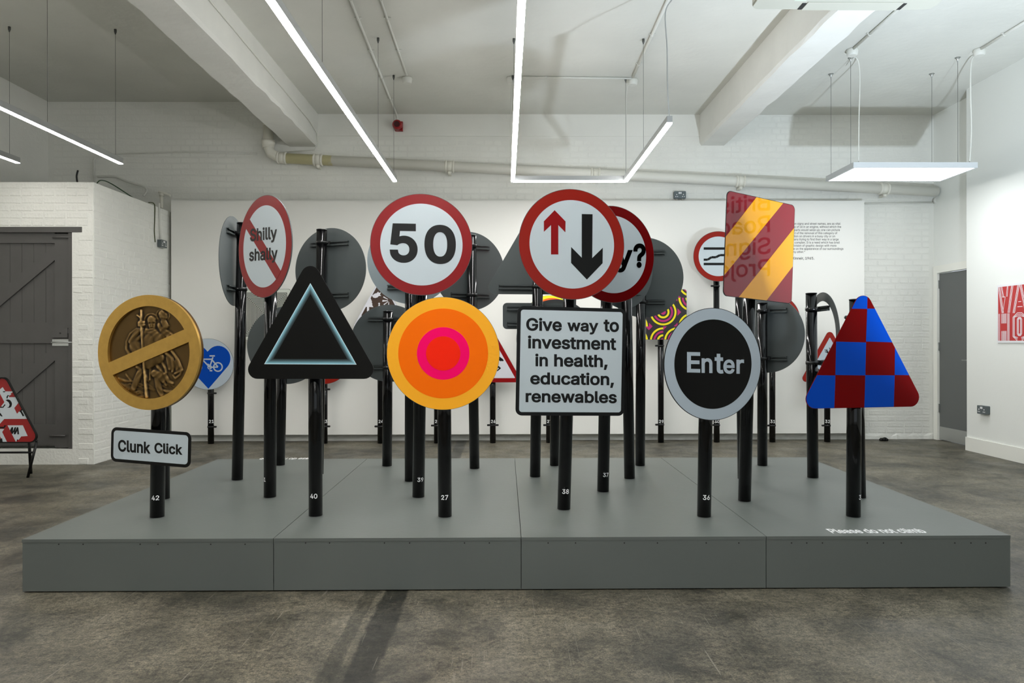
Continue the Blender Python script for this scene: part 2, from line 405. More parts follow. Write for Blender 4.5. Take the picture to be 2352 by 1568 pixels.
def brick_mesh(w, h, p, seed):
    rd = random.Random(seed); b = 0.006; mb = MB(); j = lambda k=0.0035: rd.uniform(-k, k)
    o = [(-w / 2 + j(), 0.004, -h / 2 + j()), (w / 2 + j(), 0.004, -h / 2 + j()), (w / 2 + j(), 0.004, h / 2 + j()), (-w / 2 + j(), 0.004, h / 2 + j())]
    f = [(x * (1 - 2 * b / w), -p + j(0.001), z * (1 - 2 * b / h)) for x, _, z in o]
    mb.add(o + f, [(4, 5, 6, 7), (0, 1, 5, 4), (1, 2, 6, 5), (2, 3, 7, 6), (3, 0, 4, 7)])
    return mb
BR = {}
def brickwork(parent, M, x0, x1, z0, z1, inside, proud, limit, key, mtl=None, headers=0.5, name='brick'):
    """courses in the local x-z plane of matrix M (front = local -y)"""
    rd = random.Random(hash(key) % 1000 if False else len(key) * 31 + 5); cells = []; z = z0; row = 0
    while z + 0.065 <= z1 + 0.02:
        hd = rd.random() < headers * 0.5; L = 0.1125 if hd else 0.225; x = x0 - (0.1125 if row % 2 else 0.0) * (0.5 if hd else 1)
        while x < x1:
            a, b = max(x, x0), min(x + L, x1)
            if b - a > 0.05 and inside((a + b) / 2, z + 0.0325, b - a): cells.append((a, b, z))
            x += L
        z += 0.075; row += 1
    rest = MB()
    for k, (a, b, z) in enumerate(cells):
        w = b - a - 0.010; c = (a + b) / 2; seed = rd.randrange(4)
        if k < limit:
            kk = (key, round(w, 3), seed)
            if kk not in BR: BR[kk] = brick_mesh(w, 0.064, proud, seed).mesh('brick', mtl or M_BRICK)
            o = bpy.data.objects.new(name, BR[kk]); COL.objects.link(o); o.parent = parent
            o.matrix_local = M @ Matrix.Translation((c, rd.uniform(-0.0012, 0.0012), z + 0.0325))
        else:
            t = brick_mesh(w, 0.064, proud, seed)
            rest.add([(v[0] + c, v[1], v[2] + z + 0.0325) for v in t.v], t.f)
    if rest.v:
        o = rest.build('brickwork', mtl or M_BRICK, parent, M); o['kind'] = 'stuff'
    return len(cells)
I4 = Matrix.Identity(4)
# store front bricks: pier beside the door and a few courses above it
brickwork(wall_store_front, Matrix.Translation((0, SY, 0)), -5.2, SX, 0.0, SZ,
          lambda x, z, w: x - w / 2 > OX1 - 0.004 or z > OZ1 + 0.04, 0.0045, 300, 'sf')
Mside = Matrix.Translation((SX, 0, 0)) @ Matrix.Rotation(pi / 2, 4, 'Z')
brickwork(wall_store_side, Mside, SY, YB - 0.02, 0.0, SZ, lambda x, z, w: True, 0.0026, 300, 'ss')
# back wall bricks: right strip beside the board first (plainest in view), then the band above the board
BX1 = 4.49
Mb = Matrix.Translation((0, YB, 0))
brickwork(wall_back, Mb, BX1 - 0.05, XD - 0.05, 0.075, 3.0, lambda x, z, w: True, 0.0024, 200, 'br')
brickwork(wall_back, Mb, -5.6, XD - 0.05, 3.0, ZCL - 0.02,
          lambda x, z, w: not (-2.32 < x < 2.44 and z > 3.77) and not (-2.75 < x < -2.28 and z > 3.62) and not (2.4 < x < 2.8 and z > 3.64), 0.0013, 100, 'bu')

# door_1: the ledged and braced store room door
d1 = empty('door_1', ((OX0 + OX1) / 2, SY, 0)); d1['kind'] = 'structure'
D0 = Vector(((OX0 + OX1) / 2, SY, 0))
def dpart(parent, name, boxes, m, off=D0):
    mb = MB()
    for a, b in boxes: mb.box(Vector(a) - off, Vector(b) - off)
    return mb.build(name, m, parent)
yF = SY + 0.03
LX1 = OX1 - 0.052                      # right edge of the leaf
dpart(d1, 'door_frame', [((OX1 - 0.045, SY + 0.012, OZ0), (OX1, SY + 0.12, OZ1 - 0.05))], M_WOODG)
dpart(d1, 'lintel_board', [((OX0 - 0.08, SY - 0.004, OZ1 - 0.055), (OX1 + 0.10, SY + 0.10, OZ1))], M_WOODG)
x = LX1 - 0.125 + 0.0
k = 0
while x > OX0:                         # vertical planks, each its own board
    dpart(d1, 'plank', [((max(x - 0.117, OX0), yF + 0.022, OZ0 + 0.02), (x, yF + 0.042, OZ1 - 0.07))], M_WOODG); x -= 0.1195
dpart(d1, 'stile', [((LX1 - 0.14, yF, OZ0 + 0.012), (LX1, yF + 0.045, OZ1 - 0.065))], M_WOODG)
pz = lambda py: at(90, py, SY).z
for za, zb in ((557, 533), (788, 740), (1023, 975)):
    dpart(d1, 'rail', [((OX0, yF + 0.001, max(pz(za), OZ0 + 0.012)), (LX1 - 0.1405, yF + 0.044, pz(zb)))], M_WOODG)
for (pa, pb) in (((0, 680), (136, 566)), ((0, 915), (133, 800))):
    a = at(pa[0], pa[1], SY); b = at(pb[0], pb[1], SY); d = (b - a).normalized(); a = a - d * 0.25
    n_ = Vector((-d.z, 0, d.x)) * 0.058
    mb = MB(); mb.poly([[((p - D0).x, (p - D0).z) for p in (a - n_, b - n_, b + n_, a + n_)]], yF - D0.y + 0.004, yF - D0.y + 0.03)
    mb.build('brace', M_WOODG, d1)
def pbox(parent, name, x0, y0, x1, y1, Y, d, m, off, lab=None):
    a = at(x0, y1, Y); b = at(x1, y0, Y); o = MB().box(Vector((a.x, Y - d, a.z)) - off, Vector((b.x, Y + 0.002, b.z)) - off).build(name, m, parent)
    if lab: o['label'] = lab
    return o
lk = pbox(d1, 'lock_case', 121, 753, 158, 775, yF, 0.025, M_WOODG, D0)
MB().tube([(at(142, 765, yF) - D0) + Vector((0, -0.028, 0)), (at(142, 765, yF) - D0)], 0.008).build('keyhole', M_GROOVE, lk)
pbox(d1, 'lock_keep', 158, 755, 161, 765, yF, 0.02, M_WOODG, D0)
bt = pbox(d1, 'bolt_plate', 121, 779, 168, 794, yF, 0.008, M_STEEL, D0, 'bright zinc bolt')
mb = MB(); a = at(120, 786, yF) - D0; b = at(169, 786, yF) - D0
mb.tube([a + Vector((0, -0.014, 0)), b + Vector((0, -0.014, 0))], 0.007); mb.build('bolt_rod', M_STEEL, bt)
for (xa, ya) in ((125, 782), (140, 781), (155, 782), (124, 792), (158, 792)):
    c = at(xa, ya, yF) - D0; MB().tube([c + Vector((0, -0.012, 0)), c], 0.004, 8).build('screw', M_STEEL, bt)
for (xa, ya, xb) in ((122, 545, 168), (115, 1000, 152)):
    mb = MB(); a = at(xa, ya, yF) - D0; b = at(xb, ya, yF) - D0
    mb.tube([a + Vector((0, -0.012, 0)), b + Vector((0, -0.012, 0))], 0.009); mb.box(a + Vector((0, -0.006, -0.016)), b + Vector((-0.02, 0.002, 0.014)))
    mb.build('slide_bolt', M_WOODG, d1)

# door_2: flush grey door in the right return wall
D2 = Vector((XD, (DY0 + DY1) / 2, 0)); d2 = empty('door_2', D2); d2['kind'] = 'structure'
dpart(d2, 'door_leaf', [((XD + 0.012, DY0, 0.012), (XD + 0.055, DY1 - 0.05, DZ - 0.04))], M_DOORG, D2)
k_ = dpart(d2, 'kick_plate', [((XD + 0.009, DY0, 0.012), (XD + 0.0125, DY1 - 0.05, 0.17))], mat('dull_steel', (170, 172, 168), 0.4, metal=0.5), D2)
k_['label'] = 'pale metal kick plate'
dpart(d2, 'architrave', [((XD - 0.015, DY1 - 0.045, 0), (XD + 0.05, DY1 + 0.035, DZ + 0.06)), ((XD - 0.015, 8.125, DZ - 0.03), (XD + 0.05, DY1 - 0.045, DZ + 0.06))], M_TRIM, D2)
for z in (1.93, 1.16, 0.40):
    dpart(d2, 'hinge', [((XD - 0.004, DY1 - 0.062, z - 0.05), (XD + 0.012, DY1 - 0.038, z + 0.05))], M_STEEL, D2)
mb = MB(); h = at_x(2221, 827, XD) - D2
mb.tube([h + Vector((0.01, -0.12, 0)), h + Vector((-0.05, -0.12, 0)), h + Vector((-0.055, 0.0, 0))], 0.009)
o = mb.build('door_handle', M_STEEL, d2); o['label'] = 'satin steel lever handle'

# ------------------------------------------------------------------ white display board on the back wall
BY = 8.94
a = at(393, 461, BY); b = at(1985, 461, BY); zb = 0.088
db = empty('display_board', ((a.x + b.x) / 2, BY, zb))
tag(db, 'long white display board fixed along the brick back wall behind the signs', 'board')
o0 = Vector(db.location)
MB().box(Vector((a.x, BY, zb)) - o0, Vector((b.x, BY + 0.018, 2.965)) - o0).build('panel', M_BOARD, db)
bt_ = MB()
for i in range(8):
    xx = a.x + 0.05 + (b.x - a.x - 0.14) * i / 7; bt_.box(Vector((xx, BY + 0.018, zb + 0.02)) - o0, Vector((xx + 0.045, YB - 0.001, 2.95)) - o0)
bt_.build('batten', M_TRIM, db)['kind'] = 'stuff'
quote = [("Direction signs and street names, are as vital", 1930, 513.5), ("as a drop of oil in an engine, without which the", 1932, 520.7),
         ("moving parts would seize up; one can picture", 1929, 527.9), ("the effect of the removal of this category of", 1923, 535.1),
         ("information on drivers in a busy city or on", 1918, 542.3), ("pedestrians trying to find their way in a large", 1926, 549.5),
         ("building complex. It is a need which has bred", 1928, 556.7), ("a sub-division of graphic design with more", 1921, 563.9),
         ("influence on the appearance of our surroundings", 1937, 571.1), ("than any other.\u201d", 1849, 578.3)]
mb = MB()
def right_text(s, xr, yc, hpx, bold, xs):
    v, f = text_geo(s, bold, 2); p = at(xr, yc, BY); k = hpx / F * BY / 0.509
    mx = v[:, 0].max()
    mb.add([(p.x - (mx - q[0]) * k * xs - o0.x, -0.0012 - q[2], p.z + (q[1] - 0.25) * k - o0.z) for q in v], f)
for s, xr, yc in quote: right_text(s, xr, yc, 4.8, 0.004, 0.92)
right_text("Jock Kinneir, 1965.", 1870, 593, 5.7, 0.010, 0.98)
l_ = mb.build('lettering', M_BLK, db); l_['label'] = 'paragraph of small black text'

# ------------------------------------------------------------------ platform
PZ = 0.262; PY0 = 3.585; PY1 = 6.02
PX0 = at(50, 1237, PY0).x; PX1 = at(2321, 1230, PY0).x
seams = [PX0, at(628, 1237, PY0).x, at(1197, 1230, PY0).x, at(1760, 1230, PY0).x, PX1]
pf = empty('display_platform', ((PX0 + PX1) / 2, (PY0 + PY1) / 2, 0))
tag(pf, 'wide low grey painted platform that the post signs stand on', 'platform')
po = Vector(pf.location)
g = 0.0016
for i in range(4):
    x0, x1 = seams[i] + (g if i else 0), seams[i + 1] - (g if i < 3 else 0)
    MB().box(Vector((x0, PY0, PZ - 0.016)) - po, Vector((x1, PY1, PZ)) - po).build('top_board', M_GREYP, pf)
    MB().box(Vector((x0 + (0.002 if i == 0 else 0), PY0 + 0.002, 0.006)) - po, Vector((x1, PY0 + 0.020, PZ - 0.0165)) - po).build('front_panel', M_GREYP, pf)
    MB().box(Vector((x0, PY1 - 0.02, 0.006)) - po, Vector((x1, PY1 - 0.002, PZ - 0.0165)) - po).build('back_panel', M_GREYP, pf)
for x in (PX0 + 0.002, PX1 - 0.020):
    MB().box(Vector((x, PY0 + 0.0205, 0.006)) - po, Vector((x + 0.018, PY1 - 0.0205, PZ - 0.0165)) - po).build('side_panel', M_GREYP, pf)
MB().box(Vector((PX0 + 0.03, PY0 + 0.03, 0)) - po, Vector((PX1 - 0.03, PY1 - 0.03, PZ - 0.017)) - po).build('plinth_core', M_GROOVE, pf)
mb = MB()
for px_ in (135, 191, 322, 363, 484, 563, 702, 757, 883, 941, 1067, 1124, 1259, 1322, 1434, 1510, 1622, 1697, 1818, 1853, 1889, 1992, 2029, 2070, 2193, 2230, 2264):
    p = at(px_, 1246.5 + (3 if px_ < 700 else 0), PY0 + 0.002) - po
    mb.tube([p + Vector((0, -0.001, 0)), p + Vector((0, 0.004, 0))], 0.0035, 8)
o = mb.build('screw_heads', M_GROOVE, pf); o['kind'] = 'stuff'
v, f = text_geo('Please do not climb', 0.02); lz = v[:, 2].copy(); v = v - v.min(0); v = v / v.max(0); v[:, 2] = lz
p0 = at_z(1913, 1224.5, PZ); wl = at_z(2133, 1224, PZ).x - p0.x
mb = MB(); mb.add([(p0.x + q[0] * wl - po.x, p0.y + q[1] * 0.088 - po.y, PZ + 0.0006 + q[2]) for q in v], f)
mb.build('lettering', M_LET, pf)['label'] = 'white words along the front edge'
p1 = at_z(597, 1053, PZ)
mb = MB(); mb.add([(p1.x + (1 - q[0]) * wl - po.x, p1.y + 0.03 - q[1] * 0.088 - po.y, PZ + 0.0006 + q[2]) for q in v], f)
mb.build('lettering', M_LET, pf)['label'] = 'white words facing the back wall'

# ------------------------------------------------------------------ sign posts
PR = 0.038
class Sign: pass
def number_on(root, s, px, py, cx, Y, M_inv, hcap=0.0245, r=PR):
    v, f = text_geo(s, 0.015, 3); lo, hi = v.min(0), v.max(0)
    k = hcap / 0.509; w = (hi[0] - lo[0]) * k
    view = atan2(cx - 1160, F)                       # direction in which the camera sees this post
    a0 = math.asin(max(-0.97, min(0.97, (px - cx) / (r * F / Y)))) - view * 0 
    z = at(px, py, Y).z
    base = Vector(root.location)
    vs = []
    for q in v:
        al = a0 + ((q[0] - (lo[0] + hi[0]) / 2) * k) / r - view
        # angle measured from the direction towards the camera
        vs.append((sin(al) * (r + 0.0006 + q[2]), -cos(al) * (r + 0.0006 + q[2]), z - base.z + (q[1] - 0.25) * k))
    MB().add(vs, f, False).build('number', M_LET, root)
def new_post(label, bx, by, topx, topy, cat='sign', group=None, Y=None, z0=PZ, r=PR, refy=None, name='sign_post', num=None, clamps=(), ears=()):
    if Y is None:
        p = at_z(bx, by, z0); Yc = p.y + r * 0.75
    else: Yc = Y
    base = at(bx, by, Yc); base.z = z0 + 0.0015
    ty = refy or topy
    lean = atan2(topx - bx, by - ty)
    root = empty(name, base); root.rotation_euler = (0, lean, 0)
    tag(root, label, cat, 'signs along the back wall' if name == 'wall_sign_post' else 'post signs on the grey platform')
    root['kind'] = 'thing'
    ztop = at(topx, topy, Yc).z
    L = (ztop - z0) / cos(lean)
    mb = MB(); n = 28
    mb.tube([(0, 0, 0.0005), (0, 0, L - 0.006)], r, n, caps=True)
    mb.build('post', M_POLE, root)
    MB().tube([(0, 0, L - 0.0062), (0, 0, L - 0.002), (0, 0, L)], [r + 0.0012, r + 0.0012, r - 0.003], n).build('cap', M_CLAMP, root)
    S = Sign(); S.root = root; S.Y = Yc; S.bx = bx; S.by = by; S.lean = lean; S.z0 = z0; S.M = Matrix.Translation(base) @ Matrix.Rotation(lean, 4, 'Y'); S.r = r; S.L = L
    if num: number_on(root, num[0], num[1], num[2], bx + (by - num[2]) * math.tan(lean), Yc, None, *(num[3:]))
    for cy in clamps:
        zc = at(bx, cy, Yc).z - z0; side = ears or (1,)
        mb = MB(); mb.tube([(0, 0, zc - 0.010), (0, 0, zc + 0.010)], r + 0.005, 20)
        for sd in side:
            mb.box((sd * (r + 0.002), -0.012, zc - 0.011), (sd * (r + 0.032), -0.004, zc + 0.011))
            mb.tube([(sd * (r + 0.024), -0.02, zc), (sd * (r + 0.024), 0.004, zc)], 0.011, 10)
        mb.build('clamp', M_CLAMP, root)
    return S
def solve_theta(u, ratio, sgn):
    best = None
    for k in range(0, 1000):
        t = sgn * k * 0.1 * pi / 180
        e = abs((cos(t) - u * sin(t)) - ratio)
        if best is None or e < best[0] - 1e-6: best = (e, t)
        if k * 0.1 > 100: break
    return best[1]
class Board:
    pass
def board(S, cx, cy, wpx, hpx, shape='disc', sgn=1, theta=None, roll=0.0, back=False, thick=0.004, off=None, rw=None, corner=0.03, rails=(0.62,), mback=M_BACK, mfront=M_WHITE, D=None, rail_len=0.33, name='board'):
    off = S.r + 0.036 if off is None else off
    u = (cx - 1160) / F; ratio = wpx / hpx if rw is None else rw
    th = solve_theta(u, ratio, sgn) if theta is None else theta
    ncam = Vector((sin(th), -cos(th), 0))
    Yb = S.Y + off * ncam.y * (-1 if back else 1)
    c = at(cx, cy, Yb); sc = Yb / F
    H = hpx * sc if D is None else D
    rat = cos(th) - u * sin(th)
    Wd = wpx * sc / abs(rat)
    if shape == 'disc' or shape == 'ring': Wd = H
    Mw = Matrix.Translation(c) @ Matrix.Rotation(th + (pi if back else 0), 4, 'Z') @ Matrix.Rotation((-roll if back else roll), 4, 'Y')
    Ml = S.M.inverted() @ Mw
    if shape == 'disc': out = [circ(H / 2, 96)]
    elif shape == 'ring': out = [circ(H / 2, 96), circ(H / 2 * 0.80, 96)]
    elif shape == 'rect': out = [rrect(Wd, H, corner)]
    elif shape == 'tri': out = [tri_pts(Wd, H, corner)]
    mb = MB(); mb.poly(out, 0.0, thick)
    o = mb.build(name, mback, S.root, Ml)
    Bd = Board(); Bd.o = o; Bd.M = Mw; Bd.Minv = Mw.inverted(); Bd.W = Wd; Bd.H = H; Bd.out = out; Bd.n = Mw.to_3x3() @ Vector((0, -1, 0)); Bd.c = c; Bd.S = S; Bd.k = 0
    # channel rails on the back and the clips that hold them to the post
    for fr in rails:
        for z in ((fr * H / 2), (-fr * H / 2)) if not isinstance(fr, tuple) else (fr[0] * H / 2,):
            if shape == 'tri': hw = (Wd / 2) * (H / 2 - z) / H * 0.82 if z > 0 else Wd * 0.40
            elif shape == 'rect': hw = Wd / 2 - 0.03
            else: hw = rail_len / 2
            if shape == 'ring': hw = sqrt((H / 2) ** 2 - z * z) * 0.6
            r_ = MB(); t = thick
            r_.box((-hw, t, z - 0.0175), (hw, t + 0.003, z + 0.0175))
            r_.box((-hw, t, z + 0.0145), (hw, t + 0.020, z + 0.0175)); r_.box((-hw, t, z - 0.0175), (hw, t + 0.020, z - 0.0145))
            r_.box((-hw, t + 0.017, z + 0.008), (hw, t + 0.020, z + 0.0175)); r_.box((-hw, t + 0.017, z - 0.0175), (hw, t + 0.020, z - 0.008))
            r_.build('rail', M_RAIL, o)
            # clamp ring on the post at that height
            wz = Mw @ Vector((0, thick + 0.02, z)); lz = S.M.inverted() @ wz
            cl = MB(); cl.tube([(0, 0, lz.z - 0.011), (0, 0, lz.z + 0.011)], S.r + 0.004, 24)
            dirv = Vector((lz.x, lz.y, 0)); 
            if dirv.length > 0.001:
                dn = dirv.normalized(); sd = Vector((-dn.y, dn.x, 0))
                for q in (-1, 1):
                    p = dn * (S.r + 0.004) + sd * q * (S.r * 0.85); p.z = lz.z
                    cl.box(p - Vector((0.006, 0.006, 0.013)), p + Vector((0.006, 0.006, 0.013)))
                    cl.tube([dn * (S.r * 0.2) + sd * q * (S.r + 0.004) + Vector((0, 0, lz.z)), dn * (S.r + 0.008) + sd * q * (S.r * 0.7) + Vector((0, 0, lz.z))], 0.005, 6)
            cl.build('clamp', M_CLAMP, S.root)
    return Bd
def P(B, px, py):                         # pixel -> local x,z on the face of that board
    d = ray(px, py); t = (B.c - EYE).dot(B.n) / d.dot(B.n); q = B.Minv @ (EYE + d * t); return (q.x, q.z)
def decal(B, name, polys, m, lab=None, thick=0.0006):
    """polys: list of loop lists; each is a thin layer proud of the face"""
    B.k += 1; y = -0.0006 * B.k; mb = MB()
    for L in polys: mb.poly(L, y, y + thick)
    o = mb.build(name, m, B.o)
    if lab: o['label'] = lab
    return o
def decal_text(B, name, lines, m, bold=0.02, mirror=False):
    """lines: (string, left, right, top, bottom) ink box in pixels, top/bottom at the left end; optional slope"""
    B.k += 1; y = -0.0006 * B.k; mb = MB()
    for ln in lines:
        s, x0, x1, y0, y1 = ln[:5]; sl = ln[5] if len(ln) > 5 else 0.0
        a = P(B, x0, y1); b = P(B, x1, y1 + sl * (x1 - x0)); c = P(B, x0, y0); d = P(B, x1, y0 + sl * (x1 - x0))
        v, f = text_geo(s, bold); lo, hi = v.min(0), v.max(0); ly = v[:, 2]; v = (v[:, :2] - lo[:2]) / (hi - lo)[:2]
        if mirror: v[:, 0] = 1 - v[:, 0]; f = [tuple(reversed(q)) for q in f]
        vs = []
        for (s_, t_), dl in zip(v, ly):
            X = (a[0] * (1 - s_) + b[0] * s_) * (1 - t_) + (c[0] * (1 - s_) + d[0] * s_) * t_
            Z = (a[1] * (1 - s_) + b[1] * s_) * (1 - t_) + (c[1] * (1 - s_) + d[1] * s_) * t_
            vs.append((X, y - dl, Z))
        mb.add(vs, f)
    return mb.build(name, m, B.o)
def decal_union(B, name, polys, m, lab=None):
    B.k += 1; y = -0.0006 * B.k; LL = []
    for q in polys:
        for n_, L in enumerate(q):
            LL.append(list(L) if (area2(L) > 0) == (n_ == 0) else list(reversed(L)))
    v, f = fill_union(LL); o = MB().add([(p[0], y, p[1]) for p in v], f).build(name, m, B.o)
    if lab: o['label'] = lab
    return o
def disc_face(B, r, name, m, lab=None): return decal(B, name, [[circ(B.H / 2 * r, 96)]], m, lab)
def ring_face(B, r0, r1, name, m): return decal(B, name, [[circ(B.H / 2 * r0, 96), circ(B.H / 2 * r1, 96)]], m)

# ---- 42: gold disc with relief, and its small plate
S = new_post('gold disc sign with bronze relief of bearded man over a small Clunk Click plate', 361, 1189, 364.5, 700, refy=945, num=('42', 357, 1140))
B = board(S, 345, 809, 231, 262, sgn=-1, thick=0.018, off=0.085, mback=mat('dark_bronze', (96, 70, 36), 0.4, metal=0.8))
R = B.H / 2
mb = MB()
def ringbar(mb, y0, y1):
    mb.poly([circ(R, 96), circ(R * 0.805, 96)], y0, y1)
# outer rim and prohibition bar stand proud of the relief
ringbar(mb, -0.017, -0.0001); mb.build('rim', M_GOLD, B.o)
pa = P(B, 262, 848); pb = P(B, 436, 772); d = (Vector(pb) - Vector(pa)).normalized(); nn = Vector((-d.y, d.x)) * 0.036
rr = R * 0.815; ang = atan2(d.y, d.x); half = math.asin(0.036 / rr)
L = [(rr * cos(ang + t), rr * sin(ang + t)) for t in np.linspace(-half, half, 6)] + [(rr * cos(ang + pi + t), rr * sin(ang + pi + t)) for t in np.linspace(-half, half, 6)]
MB().poly([L], -0.0165, -0.001).build('bar', M_GOLD, B.o)
# relief: a height field, transcribed figure of capsules (coordinates of an enlarged view, centre 645,778)
def G(x, y): return ((x - 643) / 655.0, -(y - 778) / 735.0)
caps = []   # x1 y1 r1 x2 y2 r2 height
def cap(pts, rs, h):
    for i in range(len(pts) - 1):
        a, b = G(*pts[i]), G(*pts[i + 1]); r0 = rs[i] if isinstance(rs, list) else rs; r1 = rs[i + 1] if isinstance(rs, list) else rs
        caps.append((a[0], a[1], r0 / 690, b[0], b[1], r1 / 690, h))
cap([(540, 240), (535, 330), (530, 400)], [10, 18, 18], .6); cap([(478, 300), (530, 330)], [8, 14], .5)          # staff fork
cap([(535, 400), (540, 560), (560, 760), (575, 1000), (590, 1200), (600, 1340)], [17, 20, 17, 18, 20, 22], 1.0)   # staff
cap([(525, 395), (530, 430)], [28, 26], 1.0)                                                                     # hand
cap([(665, 365), (668, 400)], [58, 52], 1.0); cap([(670, 430), (675, 480)], [48, 36], .95)                       # head and beard
cap([(672, 395), (672, 440)], [9, 15], 1.5); cap([(630, 395), (655, 400)], 11, 1.22); cap([(690, 400), (712, 396)], 11, 1.22)
cap([(640, 352), (705, 350)], [20, 20], 1.2); cap([(655, 470), (692, 468)], 9, 1.3)
cap([(600, 500), (580, 560)], [32, 44], .6); cap([(640, 520), (700, 540), (740, 600)], [44, 60, 80], .75)         # neck, chest
cap([(500, 500), (440, 570), (395, 640)], [34, 38, 34], .8); cap([(395, 640), (470, 620), (520, 580)], [34, 30, 24], .8)  # raised arm
cap([(470, 480), (390, 540), (340, 640), (335, 740), (380, 810)], [14, 14, 14, 16, 20], .6)                      # cloak edge
cap([(450, 700), (520, 760)], [80, 90], .4); cap([(640, 640), (660, 760)], [100, 110], .6)
cap([(800, 290), (810, 320)], [48, 44], 1.0); cap([(840, 300), (850, 330)], [30, 24], .9); cap([(785, 320), (778, 330)], [12, 10], 1.3)   # child's head
cap([(820, 390), (845, 440)], [40, 42], .8); cap([(860, 430), (885, 440)], [14, 10], .9)
cap([(760, 430), (800, 510), (870, 560)], [26, 28, 30], .7); cap([(800, 470), (880, 520), (930, 550)], [20, 20, 14], .85)
cap([(760, 560), (700, 590), (680, 655)], [34, 24, 18], .9); cap([(790, 560), (820, 580)], [26, 22], .9)
for k in range(5): cap([(760 + k * 20, 440 + k * 14), (800 + k * 26, 545 + k * 5)], [7, 7], 1.05)
def arc(cx, cy, rx, ry, a0, a1, r, h, n=10):
    pts = [(cx + rx * cos(radians(a0 + (a1 - a0) * i / n)), cy - ry * sin(radians(a0 + (a1 - a0) * i / n))) for i in range(n + 1)]; cap(pts, r, h)
arc(660, 385, 92, 98, 20, 175, 9, .55); arc(812, 305, 86, 78, -40, 215, 9, .5)                                   # haloes
cap([(620, 900), (680, 860), (760, 850)], [90, 90, 70], .55)                                                     # tunic
for pts in ([(610, 920), (650, 1000), (640, 1130)], [(700, 900), (750, 980), (830, 1060)], [(780, 880), (840, 980), (850, 1040)], [(640, 890), (720, 930), (780, 1000)], [(560, 980), (600, 1100), (620, 1150)]):
    cap(pts, [14, 16, 12], .95)
cap([(700, 1050), (770, 1080), (815, 1140)], [48, 52, 34], .95); cap([(740, 1120), (750, 1210), (790, 1310)], [44, 42, 34], .8)  # leg
cap([(830, 1060), (880, 1150), (930, 1170)], [26, 24, 18], .9); cap([(820, 1150), (850, 1200)], [16, 12], .8)
cap([(510, 1040), (470, 1140), (430, 1240)], [40, 44, 36], .75); cap([(470, 960), (530, 1010)], [20, 18], .8)
cap([(850, 790), (920, 850), (945, 960), (930, 1020)], [22, 24, 24, 14], 1.0); cap([(920, 760), (1000, 880), (1050, 1000), (960, 1050)], [16, 20, 18, 12], 1.0)
cap([(1050, 1000), (1030, 1060), (970, 1110), (935, 1070)], [12, 12, 12, 8], .8); cap([(880, 850), (900, 980)], [34, 30], .5); cap([(980, 900), (1000, 1000)], [34, 30], .4)
rd = random.Random(4)
for k in range(26):                                                                                              # water
    x = rd.uniform(230, 900); y = rd.uniform(1180, 1360); L_ = rd.uniform(60, 170); cap([(x, y), (x + L_ * 0.5, y - 14), (x + L_, y + 18)], [6, 11, 5], rd.uniform(.3, .55))
cap([(230, 1110), (330, 1150), (440, 1160)], [8, 16, 8], .5); cap([(330, 1060), (400, 1150), (440, 1155)], [10, 12, 8], .6); cap([(260, 1180), (380, 1240), (470, 1300)], [8, 16, 10], .5)
cap([(800, 1260), (870, 1280), (920, 1290)], [10, 18, 10], .7)
def blur(A, k):
    for _ in range(k): A = (A + np.roll(A, 1, 0) + np.roll(A, -1, 0) + np.roll(A, 1, 1) + np.roll(A, -1, 1)) / 5
    return A
keep = list(caps); caps.clear()
cap([(528, 235), (537, 300), (530, 380), (540, 480), (550, 640), (565, 800), (575, 1000), (590, 1190), (602, 1345)], [9, 15, 15, 19, 17, 17, 18, 20, 22], 1.0); cap([(478, 300), (510, 318), (534, 345)], [8, 12, 12], 1); cap([(512, 400), (560, 395)], [26, 22], 1); cap([(512, 430), (562, 425)], [24, 20], 1)
staff = list(caps); caps[:] = keep
n = 230; gx = np.linspace(-0.815, 0.815, n); GX, GZ = np.meshgrid(gx, gx); HH = np.zeros_like(GX)
for (x1, z1, r1, x2, z2, r2, h) in caps:
    dx, dz = x2 - x1, z2 - z1; L2 = dx * dx + dz * dz + 1e-9
    t = np.clip(((GX - x1) * dx + (GZ - z1) * dz) / L2, 0, 1); dd = np.hypot(GX - x1 - t * dx, GZ - z1 - t * dz); rr_ = r1 + (r2 - r1) * t
    q = np.clip(1 - (dd / rr_) ** 2, 0, 1); loc = q ** 0.55 * rr_ * 0.42 + np.clip(q * 6, 0, 1) * h * 0.022
    HH = np.maximum(HH, loc)
stf = np.zeros_like(HH)
for (x1, z1, r1, x2, z2, r2, h) in staff:
    dx, dz = x2 - x1, z2 - z1; t = np.clip(((GX - x1) * dx + (GZ - z1) * dz) / (dx * dx + dz * dz), 0, 1)
    q = np.clip(1 - (np.hypot(GX - x1 - t * dx, GZ - z1 - t * dz) / (r1 + (r2 - r1) * t)) ** 2, 0, 1); stf = np.maximum(stf, q ** 0.5)
HH = np.where(stf > 0, blur(HH, 12) * 0.7 + 0.03 * stf + 0.02, HH)
HH = blur(HH, 2)
for (x, y, rx, ry, dp) in ((646, 406, 16, 11, .024), (698, 402, 16, 11, .024), (672, 466, 22, 7, .018), (655, 438, 7, 16, .012), (690, 436, 7, 16, .012), (778, 300, 7, 6, .010), (640, 505, 50, 8, .01), (800, 345, 30, 7, .01)):   # eyes, mouth, neck line
    a = G(x, y); HH -= dp * np.exp(-((GX - a[0]) / (rx / 655)) ** 2 - ((GZ - a[1]) / (ry / 735)) ** 2)
body_ = np.clip(HH * 40, 0, 1)
HH += 0.0035 * np.sin(GX * 46 + 7 * np.sin(GZ * 9)) * body_ * (np.hypot(GX - G(668, 410)[0], GZ - G(668, 410)[1]) > 0.13)
HH = np.maximum(HH, 0) + 0.0012 * np.sin(GX * 9) * np.sin(GZ * 7)
